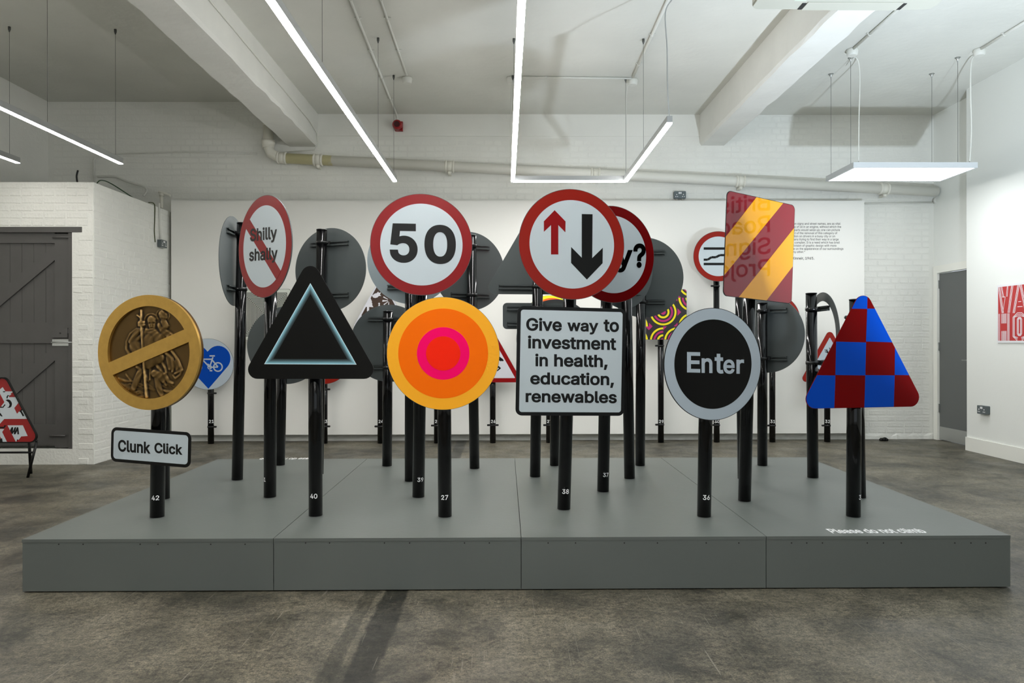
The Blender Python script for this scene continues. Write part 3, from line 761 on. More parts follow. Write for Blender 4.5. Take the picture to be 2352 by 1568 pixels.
cav = HH - blur(HH, 30); cav = np.clip(0.30 + cav * 26, 0, 1); cav = blur(cav, 1)
idx = -np.ones((n, n), int); vs = []; cv_ = []
for i in range(n):
    for j in range(n):
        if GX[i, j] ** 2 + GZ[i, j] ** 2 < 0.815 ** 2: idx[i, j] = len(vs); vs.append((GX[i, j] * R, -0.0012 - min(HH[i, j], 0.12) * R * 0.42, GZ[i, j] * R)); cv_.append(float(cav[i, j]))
fs = [(idx[i, j], idx[i, j + 1], idx[i + 1, j + 1], idx[i + 1, j]) for i in range(n - 1) for j in range(n - 1) if min(idx[i, j], idx[i, j + 1], idx[i + 1, j + 1], idx[i + 1, j]) >= 0]
mr = bpy.data.materials.new('antique_bronze'); mr.use_nodes = True; nt = mr.node_tree; b_ = nt.nodes['Principled BSDF']
b_.inputs['Metallic'].default_value = 0.75; b_.inputs['Roughness'].default_value = 0.34
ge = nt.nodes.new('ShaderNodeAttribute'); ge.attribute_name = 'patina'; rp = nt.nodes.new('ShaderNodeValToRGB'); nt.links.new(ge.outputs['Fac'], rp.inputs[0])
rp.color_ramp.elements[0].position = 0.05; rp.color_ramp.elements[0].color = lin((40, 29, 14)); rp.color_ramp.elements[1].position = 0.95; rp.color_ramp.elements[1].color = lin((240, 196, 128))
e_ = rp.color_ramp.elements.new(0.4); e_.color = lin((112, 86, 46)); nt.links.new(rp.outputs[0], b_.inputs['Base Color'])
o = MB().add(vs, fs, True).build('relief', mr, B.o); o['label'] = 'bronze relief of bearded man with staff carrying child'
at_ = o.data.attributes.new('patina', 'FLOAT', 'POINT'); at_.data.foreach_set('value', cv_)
B2 = board(S, 345, 1026.5, 181, 80, 'rect', theta=radians(-15), roll=radians(1.7), thick=0.004, corner=0.035, mback=M_BLK, rails=((0.0,),), name='plate')
decal(B2, 'plate_face', [[rrect(B2.W - 0.034, B2.H - 0.034, 0.02)]], M_WHITE)
decal_text(B2, 'lettering', [('Clunk', 271.5, 346, 1009, 1036.5, 0.075), ('Click', 355, 419.5, 1015.5, 1040, 0.075)], M_BLK, 0.027)

# hidden post behind it
S = new_post('black post standing close behind the gold disc sign', 375, 1147, 376, 720)
B = board(S, 358, 812, 150, 220, sgn=-1)
disc_face(B, 0.99, 'face', M_WHITE)

# ---- 41: Shilly shally
S = new_post('tilted red circle sign with a bar across Shilly shally', 620, 1143, 623, 560, num=('41', 607, 1099, 0.024))
B = board(S, 606.5, 566, 121, 234, sgn=-1, thick=0.006, off=0.098)
disc_face(B, 0.992, 'border', M_RED); disc_face(B, 0.80, 'face', M_WHITE)
a, b = Vector(P(B, 563, 503)), Vector(P(B, 648, 645)); d = (b - a).normalized(); nn = Vector((-d.y, d.x)) * (B.H * 0.058); rr = B.H / 2 * 0.81
def bar_loop(a, b, hw, rr):
    d = (b - a).normalized(); n_ = Vector((-d.y, d.x)); c = a - d * a.dot(d); k = c.dot(n_); out = []
    for s_ in (1, -1):
        vals = [k - hw, k + hw] if s_ == 1 else [k + hw, k - hw]
        t0, t1 = (math.asin(v / rr) for v in vals); 
        for i in range(7):
            t = t0 + (t1 - t0) * i / 6; out.append(tuple(d * (s_ * rr * cos(t)) + n_ * (rr * sin(t))))
    return out
decal(B, 'bar', [[bar_loop(a, b, B.H * 0.056, rr)]], M_RED)
decal_text(B, 'lettering', [('Shilly', 575, 637, 525, 559 + 3, -0.10), ('shally', 573, 638.5, 572, 607, -0.07)], mat('dark_brown_black', (20, 17, 16), 0.4, spec=0.2), 0.022)

# ---- 40: black triangle with pale blue line triangle (plain stand-in artwork)
S = new_post('black rounded triangle sign with thin pale blue triangle outline', 725, 1186, 724.5, 700, num=('40', 720.5, 1136))
B = board(S, 713, 740.5, 287, 258, 'tri', theta=radians(-3), thick=0.004, corner=0.052, mback=M_BLK)
decal(B, 'face', [[tri_pts(B.W * 0.995, B.H * 0.995, 0.052)]], M_BLK)
t0 = [P(B, 607, 836), P(B, 819, 837), P(B, 713, 650)]
def inset_tri(T, d):
    c = Vector(((T[0][0] + T[1][0] + T[2][0]) / 3, (T[0][1] + T[1][1] + T[2][1]) / 3)); h = c.y - T[0][1]
    return [tuple(c + (Vector(p) - c) * (1 - d / h)) for p in T]
pal = [((206, 226, 232), 0.0, 0.003)] + [(tuple(int(a * (1 - k) + b * k) for a, b in zip((138, 196, 212), (34, 42, 44))), 0.003 + 0.026 * i / 8, 0.003 + 0.026 * (i + 1) / 8) for i, k in enumerate([0.0, .12, .26, .42, .58, .72, .85, .95])]
for i, (c_, d0, d1_) in enumerate(pal):
    decal(B, 'outline', [[inset_tri(t0, d0), inset_tri(t0, d1_)[::1]]], mat('pale_blue_%d' % i, c_, 0.35))
    B.k -= 1
B.k += 1

# ---- grey backs on the left
S = new_post('grey backed round sign seen nearly edge on beside the Shilly shally sign', 545, 1103, 558, 512)
B = board(S, 536, 600, 64, 204, theta=radians(93.5), back=True, mfront=M_WHITE); disc_face(B, 0.99, 'face', M_WHITE)
for z_ in (1, -1):
    pass
S = new_post('grey back of round sign on black post above the black triangle', 731, 1090, 740, 527)
B = board(S, 758.5, 619, 161, 190, sgn=-1, back=True); disc_face(B, 0.99, 'face', M_WHITE)
S = new_post('grey back of round sign low behind left side of the black triangle', 643, 1069, 651, 722)
B = board(S, 657, 793, 176, 177, theta=0.0, back=True); disc_face(B, 0.99, 'face', M_WHITE)
S = new_post('grey back of round sign between black triangle and orange target sign', 889, 1071, 892, 714)
B = board(S, 894, 788, 176, 177, theta=0.0, back=True); disc_face(B, 0.99, 'face', M_WHITE)

# ---- 39: 50
S = new_post('round red bordered sign with large black number 50', 961, 1143, 968, 560, refy=690, num=('39', 966, 1099, 0.024))
B = board(S, 968.5, 561.5, 232, 233, theta=radians(7), roll=radians(0.8), thick=0.005)
disc_face(B, 0.992, 'border', M_RED); disc_face(B, 0.805, 'face', M_WHITE)
decal_text(B, 'digit', [('5', 895, 959.3, 512.5, 603, 0.02)], M_BLK, 0.026); decal_text(B, 'digit', [('0', 974.8, 1047, 515.5, 605.5, 0.02)], M_BLK, 0.026)
S = new_post('pale grey back of round sign half hidden behind the 50 sign', 942, 1106, 944, 520)
B = board(S, 944, 598, 200, 200, theta=0.0, back=True, mback=mat('pale_grey_back', (136, 148, 152), 0.45)); disc_face(B, 0.99, 'face', M_WHITE)
S = new_post('grey back of round sign to the right of the 50 sign', 1090, 1077, 1083, 540)
B = board(S, 1079, 622.5, 162, 180, sgn=1, back=True); disc_face(B, 0.99, 'face', M_WHITE)

# ---- 27: orange target
S = new_post('round target sign of yellow, orange, pink and red rings', 1022, 1188, 1020, 700, num=('27', 1021.5, 1139))
B = board(S, 1018, 811.5, 259, 259, theta=0.0, thick=0.004)
disc_face(B, 0.995, 'outer_ring', mat('fluo_yellow_orange', (255, 178, 40), 0.5, spec=0.15)); disc_face(B, 0.795, 'middle_ring', mat('fluo_orange', (255, 112, 0), 0.5, spec=0.1))
disc_face(B, 0.465, 'inner_ring', mat('fluo_pink', (255, 0, 104), 0.5, spec=0.1)); disc_face(B, 0.304, 'centre', mat('fluo_red', (255, 40, 10), 0.5, spec=0.1))

# ---- triangle back with small plate below
S = new_post('grey back of triangular sign above a small plate, left of the arrows sign', 1229, 1096, 1238, 520)
B = board(S, 1236, 576, 226, 200, 'tri', theta=radians(6), back=True, corner=0.05, rails=((-0.84,), (0.1,))); decal(B, 'face', [[tri_pts(B.W * .99, B.H * .99, 0.05)]], M_RED)
B = board(S, 1226, 725.5, 142, 60, 'rect', theta=radians(3), back=True, corner=0.03, rails=(0.6,), name='plate'); decal(B, 'plate_face', [[rrect(B.W * .99, B.H * .98, 0.03)]], M_WHITE)

# ---- 38: arrows + give way
S = new_post('round sign with red up arrow and black down arrow over Give way board', 1295, 1171, 1309, 560, refy=700, num=('38', 1299.5, 1125.5))
B = board(S, 1314.5, 561, 243, 254, sgn=1, roll=radians(1.0), thick=0.005)
disc_face(B, 0.992, 'border', M_REDO); disc_face(B, 0.80, 'face', M_WHITE)
C = lambda x, y: (1120 + x / 4.519, 420 + y / 4.519)
ru = [(695, 283), (808, 400), (806, 512), (733, 438), (733, 742), (657, 742), (657, 438), (583, 508), (583, 398)]
dn = [(976, 323), (1088, 325), (1084, 780), (1194, 673), (1192, 833), (1029, 1003), (865, 830), (866, 665), (976, 776)]
decal(B, 'red_arrow', [[[P(B, *C(*q)) for q in reversed(ru)]]], M_RED); decal(B, 'black_arrow', [[[P(B, *C(*q)) for q in reversed(dn)]]], M_BLK)
B = board(S, 1312.5, 830, 250, 249, 'rect', theta=radians(8), roll=radians(1.15), thick=0.006, corner=0.036, mback=M_BLK, name='plate')
decal(B, 'plate_face', [[rrect(B.W - 0.040, B.H - 0.040, 0.016)]], M_WHITE)
C8 = lambda x, y: (1120 + x / 4.519, 640 + y / 4.519)
def L8(s, x0, x1, y0, y1, sl): a = C8(x0, y0); b = C8(x1, y1); return (s, a[0], b[0], a[1], b[1], sl)
decal_text(B, 'lettering', [
    L8('Give', 400, 770, 403, 540, 0.018), L8('way', 826, 1150, 452, 574, 0.018), L8('to', 1203, 1363, 424, 552, 0.018),
    L8('investment', 418, 1335, 588, 724, 0.02), L8('in', 494, 625, 776, 908, 0.015), L8('health,', 690, 1246, 782, 938, 0.015),
    L8('education,', 442, 1312, 966, 1122, 0.012), L8('renewables', 394, 1340, 1157, 1282, 0.012)], M_BLK, 0.025)

# ---- 37: y?
S = new_post('red bordered round sign showing letter y and question mark', 1385, 1130, 1394, 590, refy=700, num=('37', 1392, 1088, 0.024))
B = board(S, 1408, 584, 194, 223, sgn=1, thick=0.005)
disc_face(B, 0.992, 'border', M_DRED); disc_face(B, 0.80, 'face', M_WHITE)
for q_ in (('Wh', 1330, 1414, 562, 610, -0.02), ('y', 1414, 1453, 574, 625.5), ('?', 1454, 1482.5, 559, 615)): decal_text(B, 'lettering', [q_], M_GLOSSBLK, 0.026)
S = new_post('grey back of narrow round sign peeping below the y question mark sign', 1446, 1100, 1440, 560, refy=700)
B = board(S, 1432, 609, 138, 200, sgn=1, back=True); disc_face(B, 0.99, 'face', M_WHITE)
S = new_post('grey back of round sign between the y question mark and striped signs', 1470, 1070, 1474, 585)
B = board(S, 1478, 637, 182, 184, theta=0.0, back=True); disc_face(B, 0.99, 'face', M_WHITE)
S = new_post('round grey backed sign hidden behind the Give way board', 1274, 1070, 1276, 722)
B = board(S, 1277, 778, 182, 182, theta=0.0, back=True); disc_face(B, 0.99, 'face', M_WHITE)

# ---- 36: Enter
S = new_post('black round sign with silver border reading Enter', 1617, 1188, 1621, 740, refy=965, num=('36', 1623, 1139))
B = board(S, 1639, 836, 224, 259, sgn=1, roll=radians(1.6), thick=0.005, mback=M_BLK)
disc_face(B, 0.990, 'border', M_SILV); disc_face(B, 0.795, 'face', M_GLOSSBLK)
decal_text(B, 'lettering', [('E', 1577.5, 1608, 808, 855, 0.02), ('n', 1611, 1636, 822, 856, 0.02), ('t', 1641, 1661.5, 812, 857.5, 0.02), ('e', 1661, 1687, 825, 858, 0.02), ('r', 1691, 1708.5, 825, 858, 0.02)], M_SILV, 0.021)

# ---- red and yellow striped board
S = new_post('maroon and yellow diagonally striped rectangular sign', 1710, 1152, 1722, 560, refy=700)
B = board(S, 1746.5, 571.5, 158, 236, 'rect', theta=radians(30), roll=radians(3.1), corner=0.032, thick=0.004, mback=M_BLK)
ymat = mat('striped_yellow', (232, 158, 0), 0.3, spec=0.1, coat=0.6); rmat = mat('striped_maroon', (130, 12, 26), 0.3, spec=0.1, coat=0.6)
outl = rrect(B.W * 0.99, B.H * 0.99, 0.032)
decal(B, 'face', [[outl]], rmat)
CR = lambda x, y: (1560 + x / 5.345, 420 + y / 5.345)
def stripe(pts):
    q = [P(B, *CR(*p)) for p in pts]
    ar = sum(q[i][0] * q[(i + 1) % len(q)][1] - q[(i + 1) % len(q)][0] * q[i][1] for i in range(len(q)))
    if ar < 0: q.reverse()
    return [clip_convex(q, outl)]
decal(B, 'stripe', [stripe([(1080, 0), (1440, 0), (1290, 230), (545, 1140), (400, 1300), (400, 880), (960, 160)]) , stripe([(1440, 515), (1520, 400), (1520, 860), (1413, 998), (1065, 1450), (960, 1600), (600, 1600), (722, 1413)])], ymat)
def mirrored(px, py):                    # where the glossy stripe sign mirrors the right wall
    d = ray(px, py); t = (B.c - EYE).dot(B.n) / d.dot(B.n); q = EYE + d * t; r = d - B.n * 2 * d.dot(B.n); return q + r * ((XR - q.x) / r.x)
rows = [('British', 1776, 481), ('Road', 1775, 530), ('Sign', 1770.5, 583.7), ('Project', 1766.7, 632.3)]
mw = [mirrored(x_, y_) for _, x_, y_ in rows]; pitch = (mw[0].z - mw[3].z) / 3; y0_ = sum(q.y for q in mw) / 4
wl_ = empty('wall_lettering', (XR - 0.0015, y0_, mw[0].z)); tag(wl_, 'large black words British Road Sign Project on the right wall', 'lettering')
for k_, (w_, _, _) in enumerate(rows):
    v_, f_ = text_geo(w_, 0.010); ks = pitch * 0.74 / 0.509
    MB().add([(-p[2], -p[0] * ks, p[1] * ks - k_ * pitch) for p in v_], f_).build('word', M_BLK, wl_)
S = new_post('black post standing directly behind the maroon and yellow striped sign', 1707, 1101, 1702, 590, refy=700)
B = board(S, 1722, 570, 100, 190, sgn=1, back=True); disc_face(B, 0.99, 'face', M_WHITE)
S = new_post('dark grey back of round sign below right of the striped sign', 1751, 1070, 1751.5, 695)
B = board(S, 1760.5, 768, 172, 176, sgn=-1, back=True); disc_face(B, 0.99, 'face', M_WHITE)

# ---- open ring seen nearly edge on
S = new_post('thin open ring sign seen from behind on tall black post', 1867, 1098, 1864, 673)
B = board(S, 1889, 771, 78, 200, 'ring', theta=radians(-93), back=True); decal(B, 'face', [[circ(B.H / 2 * .99, 96), circ(B.H / 2 * .81, 96)]], M_RED)

# ---- 35: blue and red checks
S = new_post('triangle sign with bright blue and dark red checks', 1960, 1188, 1962, 760, refy=940, num=('35', 1976, 1139))
B = board(S, 1983, 807.5, 263, 258, 'tri', theta=radians(10), corner=0.052, thick=0.004, mback=M_DRED)
outl = tri_pts(B.W * 0.995, B.H * 0.995, 0.052)
decal(B, 'face', [[outl]], M_DRED)
CK = lambda x, y: (1500 + x / 3.618, 640 + y / 3.618)
ys = [(60, 60), (247, 250), (521, 529), (799, 803), (1110, 1110)]
def gx_(c, r):     # column line c at row line r (pixels in the enlarged view)
    T = {0: [1240, 1250, 1268, 1268, 1262], 1: [1530, 1528, 1521, 1514, 1504], 2: [1781, 1779, 1769, 1763, 1754], 3: [2030, 2025, 2010, 2007, 1998], 4: [2300, 2300, 2300, 2300, 2300]}
    return T[c][r]
cells = []
for r in range(4):
    for c in range(4):
        if (r + c) % 2 == (0 if True else 1):
            pass
        blue = {(0, 1): 1, (1, 2): 1, (1, 0): 0, (2, 1): 1, (2, 3): 1, (3, 0): 1, (3, 2): 1}.get((r, c), 0)
        if blue:
            q = [P(B, *CK(gx_(c, r), ys[r][0] + 1)), P(B, *CK(gx_(c + 1, r), ys[r][1])), P(B, *CK(gx_(c + 1, r + 1), ys[r + 1][1])), P(B, *CK(gx_(c, r + 1), ys[r + 1][0]))]
            q.reverse(); q = clip_convex(q, outl)
            if len(q) > 2: cells.append([q])
decal(B, 'blue_check', cells, M_BLUE)['label'] = 'bright blue squares'
S = new_post('tall black post with its top showing left of the checked triangle tip', 1974, 1144, 1966, 687, clamps=(729,), ears=(-1,))
B = board(S, 1985, 810, 70, 120, sgn=1, back=True)

# ------------------------------------------------------------------ signs standing along the back wall
WY = 8.80
def wall_post(label, px, top, num=None, clamps=(981,), ears=(1,)):
    nm = (str(num), px + 1, 967, 0.036) if num else None
    return new_post(label, px, 1017, px, top, Y=WY, z0=0.0, r=0.036, num=nm, clamps=clamps, ears=ears, name='wall_sign_post')
def flat_board(S, cx, cy, w, h, shape='disc', corner=0.03, mb_=M_BACK, m=None):
    return board(S, cx, cy, w, h, shape, theta=0.0, corner=corner, mback=mb_, rails=(0.55,))
# 21 bicycle in a heart
S = wall_post('small round sign with white bicycle on blue heart', 484.5, 800, 21, clamps=(903, 980))
B = flat_board(S, 478, 836, 117, 117); disc_face(B, 0.99, 'face', M_SILV)
C2 = lambda x, y: (x / 3.92, 740 + y / 3.92)
hp = []
cxh, top = 1868, 262
for i in range(25):
    t = i / 24; a = radians(-35 + 170 * (1 - t)) if False else None
hr = []
for i in range(17): # right lobe from notch over the top down the side
    a = radians(140 - i * (140 + 38) / 16); hr.append((1965 + 110 * cos(a), 325 - 114 * sin(a)))
right = [(1868, 264)] + hr + [(1877, 598)]
left = [(2 * 1870 - x, y) for x, y in reversed(hr)]
heart = [P(B, *C2(*q)) for q in (right + left)]; heart.reverse()
decal(B, 'heart', [[heart]], M_BLUE2)
def px2(L): return [P(B, *C2(*q)) for q in L]
sw = 12 / 3.92 / F * 8.75; bp_ = []
for (cx_, cy_, r_) in ((1963, 402, 44), (1778, 400, 44), (1888, 404, 20)):
    c0 = P(B, *C2(cx_, cy_)); rr = r_ / 3.92 / F * 8.75; bp_.append([circ(rr, 32, *c0), circ(rr - sw * (0.7 if r_ < 30 else 1), 32, *c0)])
for L in ([(1888, 404), (1822, 334)], [(1822, 332), (1908, 332)], [(1888, 404), (1918, 312)], [(1905, 332), (1963, 402)], [(1888, 405), (1963, 402)], [(1887, 302), (1935, 302)], [(1778, 400), (1830, 330)], [(1868, 376), (1884, 384)], [(1888, 434), (1912, 436)]):
    bp_ += [[q] for q in stroke(px2(L), sw)]
decal_union(B, 'bicycle', bp_, M_SILV)
# 22 op art squares
S = wall_post('square sign of thin black concentric squares on white', 614, 740, 22)
B = flat_board(S, 609, 722, 117, 117, 'rect'); decal(B, 'face', [[rrect(B.W * .99, B.H * .99, 0.03)]], mat('offwhite_sign', (206, 210, 200), 0.4))
polys = []
for i in range(17):
    s = 0.262 - i * 0.0155
    if s < 0.01: break
    polys.append([[(-s, -s), (s, -s), (s, s), (-s, s)], [(-s + .0075, -s + .0075), (s - .0075, -s + .0075), (s - .0075, s - .0075), (-s + .0075, s - .0075)]])
decal(B, 'square_lines', polys, M_BLK)
# 23 red disc mostly hidden
S = wall_post('small red bordered round sign mostly hidden behind black triangle', 745.5, 840, 23, clamps=(894, 979))
B = flat_board(S, 745, 822.5, 118, 118); disc_face(B, 0.99, 'border', M_REDO); disc_face(B, 0.72, 'face', M_WHITE)
# 24 brown triangle
S = wall_post('brown and white triangular sign with fish and pine tree shapes', 874, 700, 24, clamps=(979,), ears=(-1,))
B = flat_board(S, 875, 700, 124, 116, 'tri', corner=0.045); decal(B, 'face', [[tri_pts(B.W * .995, B.H * .995, 0.045)]], mat('tri_white', (222, 222, 228), 0.4))
br = tri_pts(B.W, B.H, 0.045, inset=0.022); decal(B, 'brown_field', [[br]], mat('tourist_brown', (62, 42, 28), 0.4))
C6 = lambda x, y: (800 + x / 5.6, 640 + y / 5.6)
sh = [[(303, 212), (318, 240), (345, 248), (375, 240), (392, 222), (424, 220), (408, 205), (420, 175), (392, 180), (385, 165), (365, 185), (340, 190), (322, 205)],
      [(285, 245), (262, 290), (238, 340), (222, 360), (240, 362), (240, 420), (268, 420), (268, 362), (322, 366), (305, 330), (312, 326), (300, 300), (306, 296)],
      [(384, 350), (392, 332), (384, 318), (396, 305), (410, 318), (402, 332), (414, 350)],
      [(455, 225), (512, 262), (508, 268), (448, 240)], [(440, 272), (510, 278), (510, 286), (438, 296)], [(452, 328), (512, 290), (516, 296), (462, 338)], [(512, 335), (520, 298), (526, 298), (526, 335)],
      [(135, 516), (180, 476), (160, 470), (140, 490)]]
pl = []
for s_ in sh:
    q = [P(B, *C6(*p)) for p in s_]; ar = sum(q[i][0] * q[(i + 1) % len(q)][1] - q[(i + 1) % len(q)][0] * q[i][1] for i in range(len(q)))
    if ar < 0: q.reverse()
    pl.append([q])
decal(B, 'symbols', pl, mat('tri_white', (222, 222, 228), 0.4))
# 25 hidden behind the target
S = wall_post('wall sign post numbered 25 mostly hidden behind the orange target', 1003.5, 720, 25, clamps=(977,), ears=(-1,))
B = flat_board(S, 1003, 775, 112, 112); disc_face(B, 0.99, 'face', M_WHITE)
# 26 red triangle with running animal
S = wall_post('red bordered warning triangle with black animal behind the orange target', 1132, 800, 26, clamps=(976,), ears=(-1, 1))
B = flat_board(S, 1132, 822, 124, 112, 'tri', corner=0.045); decal(B, 'border', [[tri_pts(B.W * .995, B.H * .995, 0.045)]], M_RED)
decal(B, 'face', [[tri_pts(B.W, B.H, 0.045, inset=0.052)]], mat('shade_white', (206, 206, 212), 0.4))
an = [[(1900, 985), (1945, 1000), (1985, 1030), (2000, 1050), (1990, 1062), (1972, 1055), (1960, 1062), (1940, 1050), (1925, 1080), (1880, 1120), (1790, 1110), (1770, 1080), (1880, 1030)],
      [(1905, 1110), (1940, 1125), (1965, 1150), (1918, 1190), (1912, 1178), (1940, 1150), (1900, 1135)], [(1790, 1100), (1815, 1110), (1790, 1180), (1770, 1180)]]
pl = []
for s_ in an:
    q = [P(B, *C6(*p)) for p in s_]; ar = sum(q[i][0] * q[(i + 1) % len(q)][1] - q[(i + 1) % len(q)][0] * q[i][1] for i in range(len(q)))
    if ar < 0: q.reverse()
    pl.append([q])
decal(B, 'animal', pl, M_BLK)
# 27 yellow, orange and black disc
S = wall_post('round yellow, orange and black sign behind the Give way board', 1261, 700, 27, clamps=(976,), ears=(-1,))
B = flat_board(S, 1262, 737, 118, 118); disc_face(B, 0.99, 'yellow_field', mat('lemon', (242, 240, 10), 0.45))
decal(B, 'orange_field', [[circ(B.H * .43, 64, B.H * .05, B.H * .02)]], mat('hot_orange', (255, 96, 10), 0.45))
decal(B, 'black_field', [[circ(B.H * .40, 64, B.H * .04, -B.H * .01)]], M_GLOSSBLK)
# 29 magenta and yellow arcs
S = wall_post('square sign of magenta and yellow arcs on black', 1518, 740, 29, clamps=(794, 975), ears=(-1,))
B = flat_board(S, 1519, 722, 117, 116, 'rect'); outl = rrect(B.W * .99, B.H * .99, 0.022)
decal(B, 'face', [[outl]], mat('pattern_black', (38, 34, 36), 0.4))
T_ = 0.1725; ya_, mg_ = [], []
orient = {(-2, 0): 3, (-1, 0): 1, (0, 0): 0, (1, 0): 2, (-2, -1): 0, (-1, -1): 2, (0, -1): 3, (1, -1): 1, (-2, -2): 0, (-1, -2): 1, (0, -2): 1, (1, -2): 0, (-2, 1): 3, (-1, 1): 2, (0, 1): 0, (1, 1): 2}
rd = random.Random(11); ox, oz = 0.022, 0.029
for ix in range(-2, 2):
    for iz in range(-2, 2):
        k = orient[(ix, iz)]; x0 = ix * T_ + ox; z0 = iz * T_ + oz
        tile = [(x0, z0), (x0 + T_, z0), (x0 + T_, z0 + T_), (x0, z0 + T_)]
        cx_, cz_ = tile[k]; a0 = k * pi / 2
        def arcp(r0, r1):
            n_ = 12; o_ = [(cx_ + r1 * T_ * cos(a0 + pi / 2 * i / n_), cz_ + r1 * T_ * sin(a0 + pi / 2 * i / n_)) for i in range(n_ + 1)]
            i_ = [(cx_ + r0 * T_ * cos(a0 + pi / 2 * i / n_), cz_ + r0 * T_ * sin(a0 + pi / 2 * i / n_)) for i in range(n_, -1, -1)]
            return [[o_[j], o_[j + 1], i_[n_ - j - 1], i_[n_ - j]] for j in range(n_)]
        for q in arcp(.80, .93) + arcp(.31, .44): 
            q = clip_convex(q[::1] if True else q, outl); 
            if len(q) > 2: ya_.append([q])
        for q in arcp(.56, .69) + [[(cx_, cz_), (cx_ + .19 * T_ * cos(a0), cz_ + .19 * T_ * sin(a0)), (cx_ + .19 * T_ * cos(a0 + pi / 4), cz_ + .19 * T_ * sin(a0 + pi / 4)), (cx_ + .19 * T_ * cos(a0 + pi / 2), cz_ + .19 * T_ * sin(a0 + pi / 2))]]:
            q = clip_convex(q, outl)
            if len(q) > 2: mg_.append([q])
        ex, ez = tile[(k + 2) % 4]; sx_, sz_ = (1 if ex < cx_ else -1), (1 if ez < cz_ else -1)
        q = [(ex, ez), (ex + sx_ * .26 * T_, ez), (ex, ez + sz_ * .26 * T_)]
        ar = sum(q[i][0] * q[(i + 1) % 3][1] - q[(i + 1) % 3][0] * q[i][1] for i in range(3))
        if ar < 0: q.reverse()
        q = clip_convex(q, outl)
        if len(q) > 2: mg_.append([q])
decal(B, 'yellow_arcs', ya_, mat('arc_yellow', (232, 218, 0), 0.4))['kind'] = 'stuff'; decal(B, 'magenta_arcs', mg_, mat('arc_magenta', (178, 30, 106), 0.4))['kind'] = 'stuff'
# 30 wavy lines
S = wall_post('small red bordered round sign with three black lines, one wavy', 1646, 600, 30, clamps=(657, 976), ears=(-1,))
B = flat_board(S, 1650, 588.5, 117, 115.5); disc_face(B, 0.99, 'border', M_REDO); disc_face(B, 0.79, 'face', M_WHITE)
k = 1 / F * 8.73; Cw = lambda x, y: P(B, 1560 + x / 5.345, 420 + y / 5.345)
pl = [[[Cw(300, 820), Cw(660, 820), Cw(660, 790), Cw(300, 790)]], [[Cw(300, 1010), Cw(660, 1010), Cw(660, 980), Cw(300, 980)]]]
pl += [[q] for q in stroke([Cw(300, 942), Cw(350, 942), Cw(395, 912), Cw(450, 912), Cw(500, 886), Cw(660, 886)], 28 / 5.345 * k)]
decal_union(B, 'lines', pl, M_BLK)
# 31
S = wall_post('small red round sign peeping out behind a dark grey sign back', 1774, 760, 31, clamps=(977,), ears=(-1,))
B = flat_board(S, 1779, 735, 119, 119); disc_face(B, 0.99, 'border', M_REDO); disc_face(B, 0.78, 'face', M_WHITE)
# 32 deer
S = wall_post('red bordered warning triangle with antlered deer by the checked triangle', 1900, 800, 32, clamps=(977,), ears=(-1,))
B = flat_board(S, 1906, 819.5, 127, 115, 'tri', corner=0.045); decal(B, 'border', [[tri_pts(B.W * .995, B.H * .995, 0.045)]], M_REDO)
decal(B, 'face', [[tri_pts(B.W, B.H, 0.045, inset=0.056)]], M_SILV)
C7 = lambda x, y: P(B, 1800 + x / 5.6, 640 + y / 5.6)
q = [C7(455, 1080), C7(480, 1120), C7(520, 1150), C7(600, 1150), C7(660, 1100), C7(650, 1040), C7(600, 1020), C7(560, 1040), C7(480, 1045)]
pl = [[q]]
for L in ([(600, 980), (560, 950), (530, 935)], [(575, 960), (545, 920), (525, 912)], [(590, 970), (560, 930), (552, 905)], [(600, 960), (600, 920), (585, 885)], [(610, 1000), (570, 970)], [(610, 1000), (620, 940), (640, 900)], [(615, 1030), (605, 980)], [(440, 1155), (470, 1180), (600, 1188)]):
    pl += [[s_] for s_ in stroke([C7(*p) for p in L], 9 / 5.6 * k)]
decal_union(B, 'deer', pl, M_BLK)

# ------------------------------------------------------------------ folding floor sign at the left
FY = 6.66
root = empty('folding_road_sign', at(6, 1060, FY + 0.1)); root.location.z = 0
tag(root, 'red and white triangular folding floor sign with jumbled black letters', 'sign')
ro = Vector(root.location)
S = Sign(); S.root = root; S.M = Matrix.Translation(ro); S.Y = FY; S.r = 0; S.L = 0
B = board(S, 6, 941.5, 156, 150, 'tri', theta=0.0, corner=0.06, thick=0.004, off=0.0, rails=(), mback=M_BLK)
out = tri_pts(B.W * .975, B.H * .965, 0.055)
decal(B, 'red_field', [[out]], mat('floor_sign_red', (148, 8, 10), 0.35))
CF = lambda x, y: P(B, x / 6.03, 860 + y / 6.03)
def polys_px(L, fn, conv=None):
    r_ = []
    for s_ in L:
        q = [fn(*p) for p in s_]; ar = sum(q[i][0] * q[(i + 1) % len(q)][1] - q[(i + 1) % len(q)][0] * q[i][1] for i in range(len(q)))
        if ar < 0: q.reverse()
        if conv: q = clip_convex(q, conv)
        if len(q) > 2: r_.append([q])
    return r_
wh = [[(0, 205), (38, 172), (75, 232), (192, 232), (150, 262), (155, 278), (128, 290), (125, 312), (238, 312), (268, 378), (198, 462), (236, 542), (276, 500), (320, 490), (384, 612), (60, 614), (0, 680), (0, 460), (62, 380), (0, 262)],
      [(105, 702), (318, 702), (384, 850), (295, 856), (262, 900), (240, 905), (222, 932)], [(0, 752), (60, 752), (30, 795), (98, 932), (40, 932), (0, 850)]]
decal(B, 'white_field', polys_px(wh, CF), mat('floor_sign_white', (198, 206, 210), 0.4))
